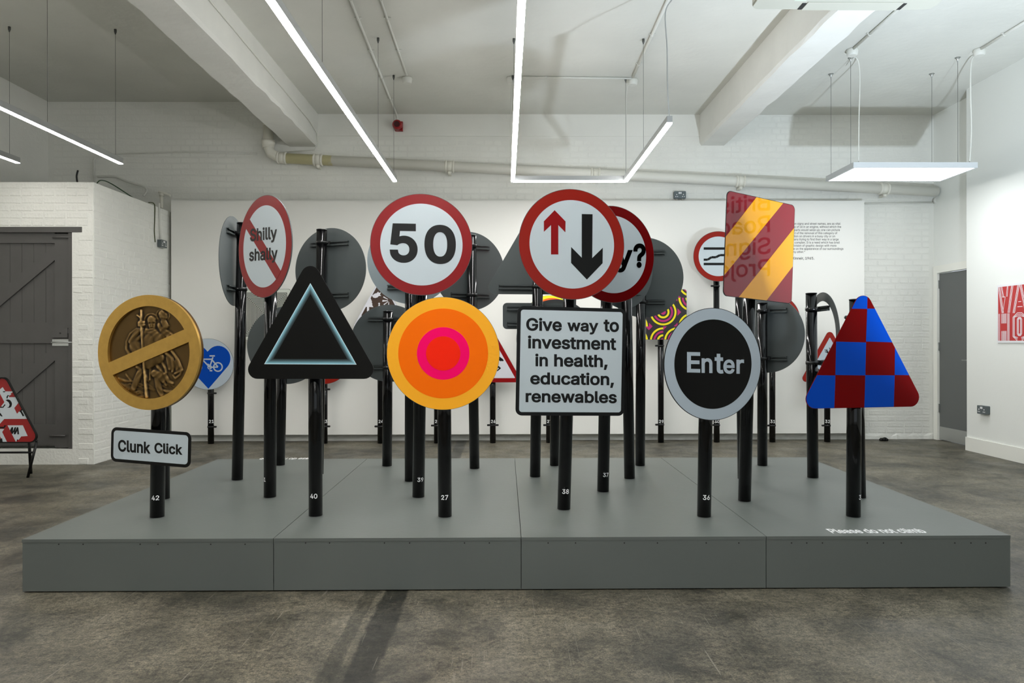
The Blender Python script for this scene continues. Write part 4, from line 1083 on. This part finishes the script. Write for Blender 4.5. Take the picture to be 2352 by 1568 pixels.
bl = [[(40, 230), (75, 230), (72, 243), (48, 246)], [(92, 330), (92, 305), (108, 282), (130, 290), (112, 305), (105, 330)],
      [(78, 352), (110, 342), (140, 352), (160, 378), (168, 405), (160, 440), (140, 458), (98, 458), (125, 445), (135, 415), (122, 385), (98, 366)],
      [(0, 452), (22, 440), (35, 448), (68, 408), (78, 420), (45, 460), (0, 460)],
      [(0, 525), (18, 545), (38, 578), (20, 580), (0, 562)],
      [(268, 510), (300, 478), (315, 490), (300, 502), (338, 568), (316, 578), (286, 522)],
      [(140, 770), (162, 728), (184, 728), (180, 785), (205, 728), (226, 728), (210, 785), (236, 728), (255, 728), (266, 826), (242, 826), (240, 780), (215, 826), (192, 826), (196, 790), (172, 826), (152, 800)],
      [(0, 722), (55, 722), (58, 702), (90, 702), (58, 745), (0, 745)], [(0, 895), (30, 880), (38, 932), (0, 932)], [(235, 900), (248, 895), (250, 905), (232, 925)]]
decal(B, 'black_lettering', polys_px(bl, CF), M_BLK)
fr = MB(); E = lambda x, y, dy=0.0: at(x, y, FY + dy) - ro
bz = lambda p, z: Vector((p.x, p.y, z))
fr.tube([E(84, 1010), E(84, 1010) + Vector((-0.004, 0, -0.02))], 0.010)
tp = [Vector((x, FY + 0.012 - ro.y, z)) for x, z in []]
fr2 = tri_pts(B.W * 1.0, B.H * 1.0, 0.06); fr.poly([[(x, z) for x, z in fr2], [(x * 1.0, z) for x, z in out]], -0.012, 0.014)
frm = [(v[0] + (B.c - ro).x, v[1] + (B.c - ro).y, v[2] + (B.c - ro).z) for v in fr.v[len(fr.v) - 2 * (len(fr2) + len(out)):]]
fr.v[len(fr.v) - 2 * (len(fr2) + len(out)):] = frm
fr.build('frame', M_BLK, root)
cxw = B.c.x - ro.x; hz = 0.32
def leg(x0, y0, x1, y1): 
    MB().tube([Vector((x0, y0, hz)), Vector((x1, y1, 0.0))], 0.013, 6).build('leg', M_BLK, root)
xe = at(84, 1012, FY).x - ro.x; 
yb_ = FY - ro.y
xb_ = at(67, 1088, FY).x - ro.x; xr_ = at(62, 1018, FY).x - ro.x; xr2 = at(71, 1080, 6.84).x - ro.x
for sg in (1, -1):
    leg(cxw + sg * (xe - cxw), yb_, cxw + sg * (xb_ - cxw), yb_ - 0.02); leg(cxw + sg * (xr_ - cxw), yb_ + 0.03, (xr2 if sg > 0 else cxw - (xb_ - cxw)), yb_ + 0.18)
MB().tube([Vector((cxw - (xe - cxw) * .8, yb_ + 0.07, 0.215)), Vector((cxw + (xe - cxw) * .8, yb_ + 0.07, 0.215))], 0.010, 6).build('crossbar', M_BLK, root)

# ------------------------------------------------------------------ lights
M_STRIP = emit('strip_light_glow', (1.0, 0.985, 0.97), STRIP_POWER); M_DIM = emit('left_strip_glow', (1.0, 0.975, 0.94), DIM_POWER); M_PANELGLOW = emit('panel_light_glow', (0.96, 0.98, 1.0), PANEL_POWER)
LZ = 2.95
def strip(label, segs, wires, group=None, zc=ZC, glow=None, drop=0.007):
    a = Vector(segs[0][0] + (LZ,)); root = empty('strip_light', a); tag(root, label, 'light', 'hanging strip lights'); o0 = a
    for (p, q) in segs:
        w = 0.021; x0, x1 = min(p[0], q[0]), max(p[0], q[0]); y0, y1 = min(p[1], q[1]), max(p[1], q[1])
        if x1 - x0 < 0.001: x0 -= w; x1 += w
        else: y0 -= w; y1 += w
        MB().box(Vector((x0, y0, LZ + 0.004)) - o0, Vector((x1, y1, LZ + 0.055)) - o0).build('housing', M_ALU, root)
        MB().box(Vector((x0 + 0.001, y0 + 0.001, LZ - drop)) - o0, Vector((x1 - 0.001, y1 - 0.001, LZ + 0.004)) - o0).build('diffuser', glow or M_STRIP, root)
    for (x, y) in wires:
        wr = MB().tube([Vector((x, y, LZ + 0.05)) - o0, Vector((x, y, zc)) - o0], 0.0016, 5).build('wire', M_WIRE, root)
        MB().tube([Vector((x, y, zc - 0.05)) - o0, Vector((x, y, zc - 0.025)) - o0, Vector((x, y, zc)) - o0], [0.004, 0.012, 0.012], 8).build('ceiling_hook', M_WIRE, wr)
    return root
XA = at(907, 415, 7.79).x; XM = at(1178, 415, 7.79).x; XN = at(1437, 415, 7.79).x
strip('long straight strip light hanging left of the middle strip', [((XA, -2.6), (XA, 7.79))], [(XA, 7.72), (XA, 6.77), (XA, 4.7), (XA, 1.5), (XA, -1.0)])
r_ = strip('hooked strip light of three joined arms above the arrows sign', [((XM, -2.6), (XM, 7.79)), ((XM, 7.79), (XN, 7.79)), ((XN, 5.70), (XN, 7.79))], [(XM, 7.72), (XM, 6.78), (XM, 4.7), (XM, 1.5), (XN, 7.78), (XN, 6.78)])
strip('strip light hanging over the left side in front of the brick store', [((-3.71, 1.2), (-3.71, 7.05))], [(-3.71, 6.95), (-3.71, 5.92), (-3.71, 2.0)], zc=ZCL, glow=M_DIM, drop=0.001)
strip('short piece of strip light at the far left edge', [((-4.68, 1.2), (-4.68, 7.02))], [(-4.68, 6.9), (-4.68, 2.0)], zc=ZCL, glow=M_DIM, drop=0.001)
# flex cables of the hooked light
def cable(parent, name, pts, r, m, o0=None):
    o0 = o0 or Vector(parent.location) ; out = []
    pts = [Vector(p) for p in pts]; k = len(pts)
    for i in range(k - 1):
        p0, p1, p2, p3 = pts[max(i - 1, 0)], pts[i], pts[i + 1], pts[min(i + 2, k - 1)]
        for j in range(5):
            t = j / 5; out.append(0.5 * ((2 * p1) + (p2 - p0) * t + (2 * p0 - 5 * p1 + 4 * p2 - p3) * t * t + (3 * p1 - p0 - 3 * p2 + p3) * t ** 3) - o0)
    out.append(pts[-1] - o0)
    return MB().tube(out, r, 6).build(name, m, parent)
cable(r_, 'cable', [at(1175, 188, 7.7), at(1173, 240, 7.74), at(1172, 330, 7.77), at(1177, 400, 7.79)], 0.003, M_CONDUIT)
cable(r_, 'cable', [at(1452, 195, 7.72), at(1441, 200, 7.75), at(1438, 260, 7.78), at(1438, 405, 7.79)], 0.003, M_CONDUIT)
cable(r_, 'cable', [at(1543, 0, 5.72), at(1528, 30, 5.72), at(1532, 110, 5.71), at(1533, 200, 5.70), at(1537, 272, 5.72)], 0.005, M_ALU)
# panel light
pl_ = empty('panel_light', (4.05, 7.48, LZ)); tag(pl_, 'flat rectangular panel light hanging in the right bay', 'light')
o0 = Vector(pl_.location)
x0, x1 = at(1958, 383, 7.19).x, at(2243, 383, 7.19).x; y0, y1 = 7.17, 7.79
fr = MB()
for a_, b_2 in (((x0, y0), (x1, y0 + 0.02)), ((x0, y1 - 0.02), (x1, y1)), ((x0, y0 + 0.02), (x0 + 0.02, y1 - 0.02)), ((x1 - 0.02, y0 + 0.02), (x1, y1 - 0.02))):
    fr.box(Vector(a_ + (LZ,)) - o0, Vector(b_2 + (LZ + 0.055,)) - o0)
fr.box(Vector((x0 + 0.02, y0 + 0.02, LZ + 0.03)) - o0, Vector((x1 - 0.02, y1 - 0.02, LZ + 0.05)) - o0)
fr.build('frame', mat('panel_frame', (198, 202, 204), 0.4), pl_)
MB().box(Vector((x0 + 0.02, y0 + 0.02, LZ + 0.002)) - o0, Vector((x1 - 0.02, y1 - 0.02, LZ + 0.008)) - o0).build('diffuser', M_PANELGLOW, pl_)
for (xx, yy, s_) in ((3.46, 7.66, 1), (3.46, 7.07 + 0.15, 1), (4.53, 7.65, 1), (4.53, 7.04 + 0.17, 1)):
    wr = MB().tube([Vector((xx, yy, LZ + 0.05)) - o0, Vector((xx, yy, ZC)) - o0], 0.0018, 5).build('wire', M_WIRE, pl_)
    MB().tube([Vector((xx, yy, ZC - 0.05)) - o0, Vector((xx, yy, ZC - 0.02)) - o0, Vector((xx, yy, ZC)) - o0], [0.004, 0.010, 0.028], 12).build('ceiling_hook', M_STEEL, wr)
jx = [(1957, 120), (2247, 120)]
cable(pl_, 'cable', [at(1960, 128, 7.1), at(1971, 140, 7.15), at(1975, 180, 7.2), at(1973, 270, 7.2), at(1972, 372, 7.2)], 0.005, M_CONDUIT)
cable(pl_, 'cable', [at(2246, 128, 7.1), at(2232, 138, 7.12), at(2229, 200, 7.15), at(2231, 300, 7.2), at(2227, 372, 7.2)], 0.007, M_CONDUIT)
cable(pl_, 'cable', [at(1960, 128, 7.1), at(1935, 162, 7.6), at(1905, 197, 8.2), at(1862, 243, 8.9)], 0.0028, M_CONDUIT)
cable(pl_, 'cable', [at(2243, 122, 7.1), at(2225, 124, 7.12), at(2198, 160, 7.6), at(2150, 243, 8.9)], 0.0028, M_CONDUIT)

# ------------------------------------------------------------------ ceiling conduits, boxes
def conduit(label, pts, r=0.010, boxes=(), m=M_CONDUIT, clips=True, cat='conduit', z=ZC):
    root = empty('cable_conduit', pts[0]); tag(root, label, cat, 'white cable conduits'); o0 = Vector(pts[0])
    MB().tube([Vector(p) - o0 for p in pts], r, 10).build('tube', m, root)
    for b in boxes:
        bb = Vector(b) - o0; MB().tube([bb + Vector((0, 0, 0.0)), bb + Vector((0, 0, -0.012)), bb + Vector((0, 0, -0.055)), bb + Vector((0, 0, -0.065))], [0.052, 0.056, 0.05, 0.04], 20).build('junction_box', M_CONDUIT, root)
    if clips:
        for i in range(len(pts) - 1):
            a, b = Vector(pts[i]), Vector(pts[i + 1]); L = (b - a).length
            for j in range(int(L / 0.7)):
                p = a.lerp(b, (j + 0.5) * 0.7 / L) - o0; d = (b - a).normalized(); sd = d.cross(Vector((0, 0, 1))) 
                if sd.length < 0.1: sd = Vector((1, 0, 0))
                sd.normalize(); MB().tube([p - d * 0.006, p + d * 0.006], r + 0.005, 10).box(p - Vector((0.03, 0.01, -0.004)), p + Vector((0.03, 0.01, 0.010))).build('clip', M_CONDUIT, root)
    return root
zc_ = ZC - 0.013
conduit('white ceiling conduit running down to the red alarm sounder', [at_z(805, 0, zc_), at_z(909, 258, zc_), Vector((at_z(909, 258, zc_).x, YB - 0.015, zc_ - 0.02)), at(914, 280, YB - 0.015)], 0.012)
conduit('thin ceiling conduit ending in a round box left of the hooked light', [at_z(875, 0, zc_), at_z(934, 172, zc_)], 0.010, [at_z(935, 178, ZC)])
conduit('level ceiling conduit between two round boxes beside the hooked light', [at_z(1178, 177, zc_), at_z(1450, 180, zc_)], 0.010, [at_z(1175, 178, ZC), at_z(1453, 182, ZC)])
conduit('ceiling conduit slanting up to the top edge above the hooked light', [at_z(1454, 176, zc_), at_z(1537, -6, zc_)], 0.014)
conduit('ceiling conduit and round box above left side of panel light', [at_z(1958, 114, zc_), at_z(2120, -30, zc_)], 0.012, [at_z(1958, 113, ZC)])
conduit('ceiling conduit and round box above right side of panel light', [at_z(2250, 114, zc_), at_z(2400, 22, zc_)], 0.014, [at_z(2250, 113, ZC)])
# thin cable clipped to the left beam, down to the pipe and along the wall
xb = -2.312
conduit('black-edged cable running along the side of the left ceiling beam', [Vector((xb, 5.0, 3.92)), Vector((xb, 6.2, 3.90)), Vector((xb, 8.6, 3.85)), Vector((xb, 8.95, 3.80)), at(729, 325, 8.99), at(722, 344, 9.02), at(640, 351, 9.03)], 0.007, clips=False, m=M_CONDUIT)
conduit('thin white conduit across the upper left wall', [at(590, 352, 9.03), at(430, 349, 9.03), at(300, 352, 9.03), at(225, 356, 9.03), at(215, 368, 9.03), at(217, 418, 9.03)], 0.009, clips=False)

# fire alarm sounder
fa = empty('alarm_sounder', at(917, 292, YB)); tag(fa, 'red fire alarm sounder high on the back wall', 'alarm'); 
MB().box((-0.045, -0.06, -0.06), (0.05, 0, 0.055)).build('base', mat('alarm_red', (150, 10, 18), 0.35), fa)
MB().tube([(-0.01, -0.06, 0.0), (-0.01, -0.12, 0.0), (-0.01, -0.135, 0.0)], [0.062, 0.058, 0.045], 28).build('horn', mat('alarm_red', (150, 10, 18), 0.35), fa)
MB().tube([(-0.01, -0.134, 0.0), (-0.01, -0.1375, 0.0)], [0.036, 0.036], 24).build('horn_mouth', mat('alarm_dark', (60, 4, 8), 0.4), fa)

# ------------------------------------------------------------------ waste pipe along the back wall
QY = YB - 0.10
pipe = empty('waste_pipe', at(660, 362, QY)); tag(pipe, 'thick cream painted waste pipe sloping across the back wall', 'pipe'); o0 = Vector(pipe.location)
pm = bpy.data.materials.new('pipe_patchy'); pm.use_nodes = True; nt = pm.node_tree; b_ = nt.nodes['Principled BSDF']; b_.inputs['Roughness'].default_value = 0.4
tc = nt.nodes.new('ShaderNodeTexCoord'); nz = nt.nodes.new('ShaderNodeTexNoise'); nz.inputs['Scale'].default_value = 4; nz.inputs['Detail'].default_value = 8; nt.links.new(tc.outputs['Object'], nz.inputs[0])
sp = nt.nodes.new('ShaderNodeSeparateXYZ'); nt.links.new(tc.outputs['Object'], sp.inputs[0])
m1 = nt.nodes.new('ShaderNodeMapRange'); nt.links.new(sp.outputs[0], m1.inputs[0]); m1.inputs[1].default_value = 0.5; m1.inputs[2].default_value = 0.85; m1.inputs[3].default_value = 0.62; m1.inputs[4].default_value = 0.0
m2 = nt.nodes.new('ShaderNodeMath'); m2.operation = 'ADD'; nt.links.new(m1.outputs[0], m2.inputs[0]); nt.links.new(nz.outputs[0], m2.inputs[1])
m3 = nt.nodes.new('ShaderNodeValToRGB'); nt.links.new(m2.outputs[0], m3.inputs[0]); m3.color_ramp.elements[0].position = 0.95; m3.color_ramp.elements[0].color = lin((222, 221, 212)); m3.color_ramp.elements[1].position = 1.02; m3.color_ramp.elements[1].color = lin((214, 208, 164))
nt.links.new(m3.outputs[0], b_.inputs['Base Color'])
pr = 0.062
elb = [at(616, 290, QY), at(616, 335, QY), at(622, 352, QY), at(640, 361, QY), at(655, 362.5, QY)]
MB().tube([p - o0 for p in elb], [pr, pr, pr, pr, pr], 20).build('elbow', M_PIPE, pipe)
MB().tube([elb[0] + Vector((0, 0, 0.15)) - o0, elb[0] - o0], pr * 0.92, 20).build('riser', M_PIPE, pipe)
MB().tube([at(616, 322, QY) - o0, at(616, 327, QY) - o0, at(616, 340, QY) - o0], [pr * 1.25, pr * 1.3, pr * 1.12], 20).build('collar', M_PIPE, pipe)
ends = [at(650, 363, QY), at(2152, 440, QY)]
MB().tube([ends[0] - o0, ends[1] - o0], pr, 24).build('pipe_run', pm, pipe)
dirp = (ends[1] - ends[0]).normalized()
def collar(px, hook=True):
    t = (px - 650) / (2152 - 650); c = at(px, 363 + 77 * t, QY) - o0; mb = MB()
    for s_ in (-0.045, 0.045):
        mb.tube([c + dirp * (s_ - 0.014), c + dirp * (s_ - 0.008), c + dirp * (s_ + 0.008), c + dirp * (s_ + 0.014)], [pr * 1.02, pr * 1.2, pr * 1.2, pr * 1.02], 24)
    mb.tube([c - dirp * 0.04, c + dirp * 0.04], pr * 1.08, 24); mb.build('collar', M_PIPE, pipe)
    if hook:
        mb = MB(); mb.tube([c + Vector((0, -0.02, -pr * 1.1)), c + Vector((0.0, -0.02, -pr * 1.1 - 0.035))], [0.028, 0.018], 12); mb.box(c + Vector((-0.015, -0.02, -pr * 1.1 - 0.03)), c + Vector((0.015, 0.088, -pr * 1.1 - 0.005))); mb.build('bracket', M_PIPE, pipe)
collar(648, False); 
for q in (731, 1033, 1367, 1700, 2030): collar(q)
# lower conduit at the right with a round box
conduit('thin white conduit with round box low on the right back wall', [at(1986, 467, YB - 0.012), at(2142, 465, YB - 0.012)], 0.009, clips=False)
jb = empty('junction_box', at(2149, 461, YB)); tag(jb, 'small round white junction box in the back right corner', 'box')
MB().tube([(0, 0, 0), (0, -0.045, 0), (0, -0.05, 0)], [0.045, 0.045, 0.036], 20).build('box_body', M_CONDUIT, jb)
MB().tube([(0, -0.05, 0), (0, -0.054, 0)], 0.028, 16).build('lid', M_CONDUIT, jb)

# double sockets
def socket(label, M, w=0.146, h=0.09, d=0.042, stubs=True):
    root = empty('double_socket', (0, 0, 0)); root.matrix_world = M; tag(root, label, 'socket', 'grey double sockets')
    mb = MB(); mb.poly([rrect(w, h, 0.01)], -d, 0); mb.build('box_body', M_SOCK, root)
    MB().poly([rrect(w + 0.002, h + 0.002, 0.01)], -d - 0.004, -d).build('face_plate', M_SOCK, root)
    for s_ in (-1, 1):
        MB().poly([circ(0.006, 12, s_ * 0.042, 0.004)], -d - 0.006, -d).box((s_ * 0.042 - 0.016, -d - 0.006, -0.026), (s_ * 0.042 - 0.006, -d, -0.016)).box((s_ * 0.042 + 0.006, -d - 0.006, -0.026), (s_ * 0.042 + 0.016, -d, -0.016)).build('outlet', M_LET, root)
        MB().box((s_ * 0.010 - 0.007, -d - 0.009, 0.012), (s_ * 0.010 + 0.007, -d - 0.003, 0.034)).build('switch', M_LET, root)
    if stubs:
        for s_ in (-0.035, 0.035): MB().tube([(s_, -0.02, -h / 2), (s_, -0.02, -h / 2 - 0.05)], 0.011, 10).build('conduit_stub', M_CONDUIT, root)
    return root
socket('grey metal double socket above the top edge of the white board', Matrix.Translation(at(1560, 449, YB)))
socket('grey metal double socket low on the right hand wall', Matrix.Translation(at_x(2264, 941, XR)) @ Matrix.Rotation(-pi / 2, 4, 'Z'), stubs=False)
socket('grey metal double socket high on the side of the brick store', Matrix.Translation(at_x(367, 560, SX) + Vector((0.006, 0, 0))) @ Matrix.Rotation(pi / 2, 4, 'Z'), stubs=False)
conduit('white plastic trunking dropping to the socket on the brick store side', [at_x(363, 466, SX) + Vector((0.012, 0, 0)), at_x(366, 548, SX) + Vector((0.012, 0, 0))], 0.012, clips=False)
GY = mat('earth_green_yellow', (66, 74, 34), 0.5)
def loose(name, label, pts, r, m, cat='cable'):
    root = empty(name, pts[0]); tag(root, label, cat); cable(root, 'sheath', pts, r, m); return root
loose('earth_cable', 'green and yellow earth cable hanging beside the trunking', [at_x(340, 465, SX) + Vector((0.008, 0, 0)), at_x(353, 469, SX) + Vector((0.008, 0, 0)), at_x(354, 500, SX) + Vector((0.008, 0, 0)), at_x(353, 530, SX) + Vector((0.008, 0, 0)), at_x(355, 556, SX) + Vector((0.008, 0, 0))], 0.006, GY)
loose('earth_cable', 'green earth cable looping over top corner of the brick store', [Vector((SX - 0.03, 7.45, SZ + 0.006)), at(232, 414, 7.6), at(256, 422, 7.9), Vector((SX - 0.03, 8.2, SZ + 0.006))], 0.006, mat('earth_green', (34, 66, 34), 0.5))
loose('black_hose', 'short black hose end standing up on the brick store roof', [at(178, 422, 7.44), at(176, 405, 7.44), at(179, 391, 7.44)], 0.010, M_BLK, 'hose')
loose('bent_pipe', 'thin white bent pipe end on the wall above the brick store', [at(224, 406, 9.02), at(262, 405, 9.02), at(285, 414, 8.98), at(310, 423, 8.96), at(330, 428, 8.95), at(337, 438, 8.95), at(329, 450, 8.93)], 0.013, M_CONDUIT, 'pipe')
vp = empty('vent_pipe', at(371, 478, 8.93)); tag(vp, 'short white pipe with tee top behind the brick store corner', 'pipe'); o0 = Vector(vp.location)
MB().tube([Vector((0, 0, 0)), at(371, 447, 8.93) - o0], 0.020, 14).build('pipe_stub', M_PIPE, vp)
MB().tube([at(364, 441, 8.93) - o0, at(371, 442, 8.93) - o0, at(391, 449, 8.93) - o0], 0.014, 10).build('tee_arm', M_PIPE, vp)
MB().tube([at(371, 450, 8.93) - o0, at(371, 444, 8.93) - o0], 0.027, 14).build('collar', M_PIPE, vp)

# ------------------------------------------------------------------ air conditioning unit under the ceiling
AZ = 3.42; AY = 5.0
a = at(1722, 22, AY); b = at(2150, 27, AY); AZ = a.z; x0, x1 = a.x, at(2138, 27, AY).x; y0, y1 = AY - 0.85, AY
ac = empty('air_conditioner', ((x0 + x1) / 2, (y0 + y1) / 2, AZ)); tag(ac, 'white air conditioning unit hanging by the right ceiling beam', 'air conditioner'); o0 = Vector(ac.location)
m_ac = mat('ac_plastic', (182, 182, 170), 0.4)
zt = 3.66
def xy_plate(loop, z0, z1, m, name):
    mb = MB(); mb.poly([loop], 0, 1); mb.v = [(v[0], v[2], (z1 if v[1] > 0.5 else z0)) for v in mb.v]; mb.f = [tuple(reversed(q)) for q in mb.f]
    return mb.build(name, m, ac)
w2, d2_ = (x1 - x0) / 2, (y1 - y0) / 2
xy_plate(rrect(2 * w2, 2 * d2_, 0.06), 0.012, zt - AZ - 0.0, m_ac, 'casing')
xy_plate(rrect(2 * w2 - 0.012, 2 * d2_ - 0.012, 0.055), 0.0, 0.0118, m_ac, 'bottom_cover')
vx0 = at(1840, 24, AY).x - o0.x; vx1 = at(2055, 26, AY).x - o0.x
MB().box((vx0, d2_ - 0.12, -0.006), (vx1, d2_ - 0.006, -0.0004)).build('outlet_flap', m_ac, ac)
for xx in (vx0 - 0.03, vx1 + 0.004): MB().box((xx, d2_ - 0.10, -0.004), (xx + 0.026, d2_ - 0.01, -0.0003)).build('flap_gap', M_GROOVE, ac)
MB().box((vx0 - 0.10, d2_ - 0.34, -0.0015), (vx0 - 0.02, d2_ - 0.13, -0.0002)).build('sticker', mat('sticker_pale', (196, 206, 190), 0.5), ac)
for sx_ in (-1, 1):
    for sy_ in (-1, 1):
        px_ = sx_ * w2 * 0.8 + o0.x; top_ = ZC if not (2.42 < px_ < 2.78) else 3.675
        MB().tube([(sx_ * w2 * 0.8, sy_ * d2_ * 0.7, zt - AZ), (sx_ * w2 * 0.8, sy_ * d2_ * 0.7, top_ - AZ)], 0.006, 8).build('hanger_rod', M_STEEL, ac)

# ------------------------------------------------------------------ poster on the right wall
yA = at_x(2292, 720, XR).y; zt_ = at_x(2292, 655, XR).z; zb_ = at_x(2292, 787, XR).z
PH = zt_ - zb_; PW = PH * 1.12
po_ = empty('poster', (XR, yA - PW / 2, (zt_ + zb_) / 2)); tag(po_, 'red and white striped lettering poster on the right wall', 'poster')
Mp = Matrix.Translation(po_.location) @ Matrix.Rotation(-pi / 2, 4, 'Z')   # local x runs towards the camera, front = -X
po_.matrix_world = Mp
MB().poly([rrect(PW, PH, 0.002)], -0.012, 0).build('panel', mat('poster_white', (228, 228, 230), 0.45), po_)
c = Vector(po_.location); 
def PP(x, y):
    d = ray(2230 + x / 4.9, 640 + y / 4.9); t = (XR - 0.012) / d.x; q = Mp.inverted() @ (EYE + d * t); return (q.x, q.z)
lo = PP(312, 690); 
mrg = 0.022
redp = mat('poster_red', (186, 44, 44), 0.45)
MB().poly([[(-PW / 2 + mrg, -PH / 2 + mrg), (PW / 2 - mrg, -PH / 2 + mrg), (PW / 2 - mrg, PH / 2 - mrg), (-PW / 2 + mrg, PH / 2 - mrg)]], -0.0126).build('red_field', redp, po_)
PLn = []
fx0, fx1, fz0, fz1 = -PW / 2 + mrg, PW / 2 - mrg, -PH / 2 + mrg, PH / 2 - mrg
cw = (fx1 - fx0) / 3; ch = (fz1 - fz0) / 2; lw = 0.0062
field = [(fx0, fz0), (fx1, fz0), (fx1, fz1), (fx0, fz1)]
def lines(pts, offs, col, row):
    for k_ in offs:
        q = [(fx0 + (col + p[0]) * cw + k_ * 0.0125, fz0 + (row + p[1]) * ch) for p in pts]
        for s_ in stroke(q, lw):
            s_ = clip_convex(s_, field)
            if len(s_) > 2: PLn.append(s_ if area2(s_) > 0 else list(reversed(s_)))
# W A R over H O L drawn in triple lines
lines([(0.02, 1.0), (0.28, 0.02)], (0, 1, 2), 0, 1); lines([(0.34, 0.02), (0.52, .62)], (0,), 0, 1); lines([(0.50, 0.62), (0.30, 0.62)], (0,), 0, 1); lines([(0.60, .62), (0.66, 1.0)], (0, 1), 0, 1); lines([(0.70, 0.02), (0.95, 1.0)], (0, 1, 2), 0, 1)
lines([(0.22, 1.0), (0.36, 0.6)], (0, 1), 0, 1)
lines([(0.05, 0.0), (0.38, 1.0)], (0, 1, 2), 1, 1); lines([(0.52, 1.0), (0.88, 0.0)], (0, 1, 2), 1, 1); lines([(0.42, .40), (0.62, .40)], (0,), 1, 1); lines([(0.36, .22), (0.70, .22)], (0,), 1, 1)
lines([(0.08, 0), (0.08, 1)], (0, 1, 2), 2, 1); lines([(0.3, 1.0), (0.8, .8), (0.8, .6), (0.35, .5), (0.85, 0)], (0, 1, 2), 2, 1)
lines([(0.06, 0), (0.06, 1)], (0, 1), 0, 0); lines([(0.68, 0), (0.68, 1)], (0, 1, 2), 0, 0)
for k_ in range(7): lines([(0.26 + k_ * 0.055, 0), (0.26 + k_ * 0.055, .36)], (0,), 0, 0); lines([(0.26 + k_ * 0.055, .64), (0.26 + k_ * 0.055, 1)], (0,), 0, 0)
for s_ in (0, 1, 2):
    e = s_ * 0.055
    lines([(0.35 + e * .4, 0.0 + e), (0.05 + e, 0.15), (0.05 + e, 0.85), (0.35 + e * .4, 1 - e), (0.65 - e * .4, 1 - e), (0.95 - e, .85), (0.95 - e, .15), (0.65 - e * .4, e)], (0,), 1, 0)
for s_ in (0, 1, 2):
    e = s_ * 0.05
    lines([(0.42, .18 + e * .6), (0.34 + e, .26), (0.34 + e, .76), (0.42, .84 - e * .6), (0.58, .84 - e * .6), (0.66 - e, .76), (0.66 - e, .26), (0.58, .18 + e * .6), (0.42, .18 + e * .6)], (0,), 1, 0)
lines([(0.08, 0), (0.08, 1)], (0, 1, 2), 2, 0); lines([(0.2, 0.08), (0.95, 0.08)], (0,), 2, 0); lines([(0.2, 0.16), (0.95, 0.16)], (0,), 2, 0)
v_, f_ = fill_union(PLn); MB().add([(p[0], -0.0132, p[1]) for p in v_], f_).build('lettering', mat('poster_line', (232, 226, 230), 0.45), po_)

# small dark lump on the floor by the right end of the back wall
lp = MB(); 
for i in range(3):
    lp.tube([(-0.05 + i * 0.03, 0, 0.0), (-0.04 + i * 0.03, 0, 0.018 + 0.008 * (i == 1)), (-0.03 + i * 0.035, 0, 0.03 * (i == 1) + 0.01)], [0.03, 0.024, 0.008], 9)
o = lp.build('rubber_scrap', M_BLK); o.location = at_z(2033, 1012, 0); tag(o, 'small black scrap lying on the floor near the back right corner', 'scrap')
bpy.context.view_layer.update()
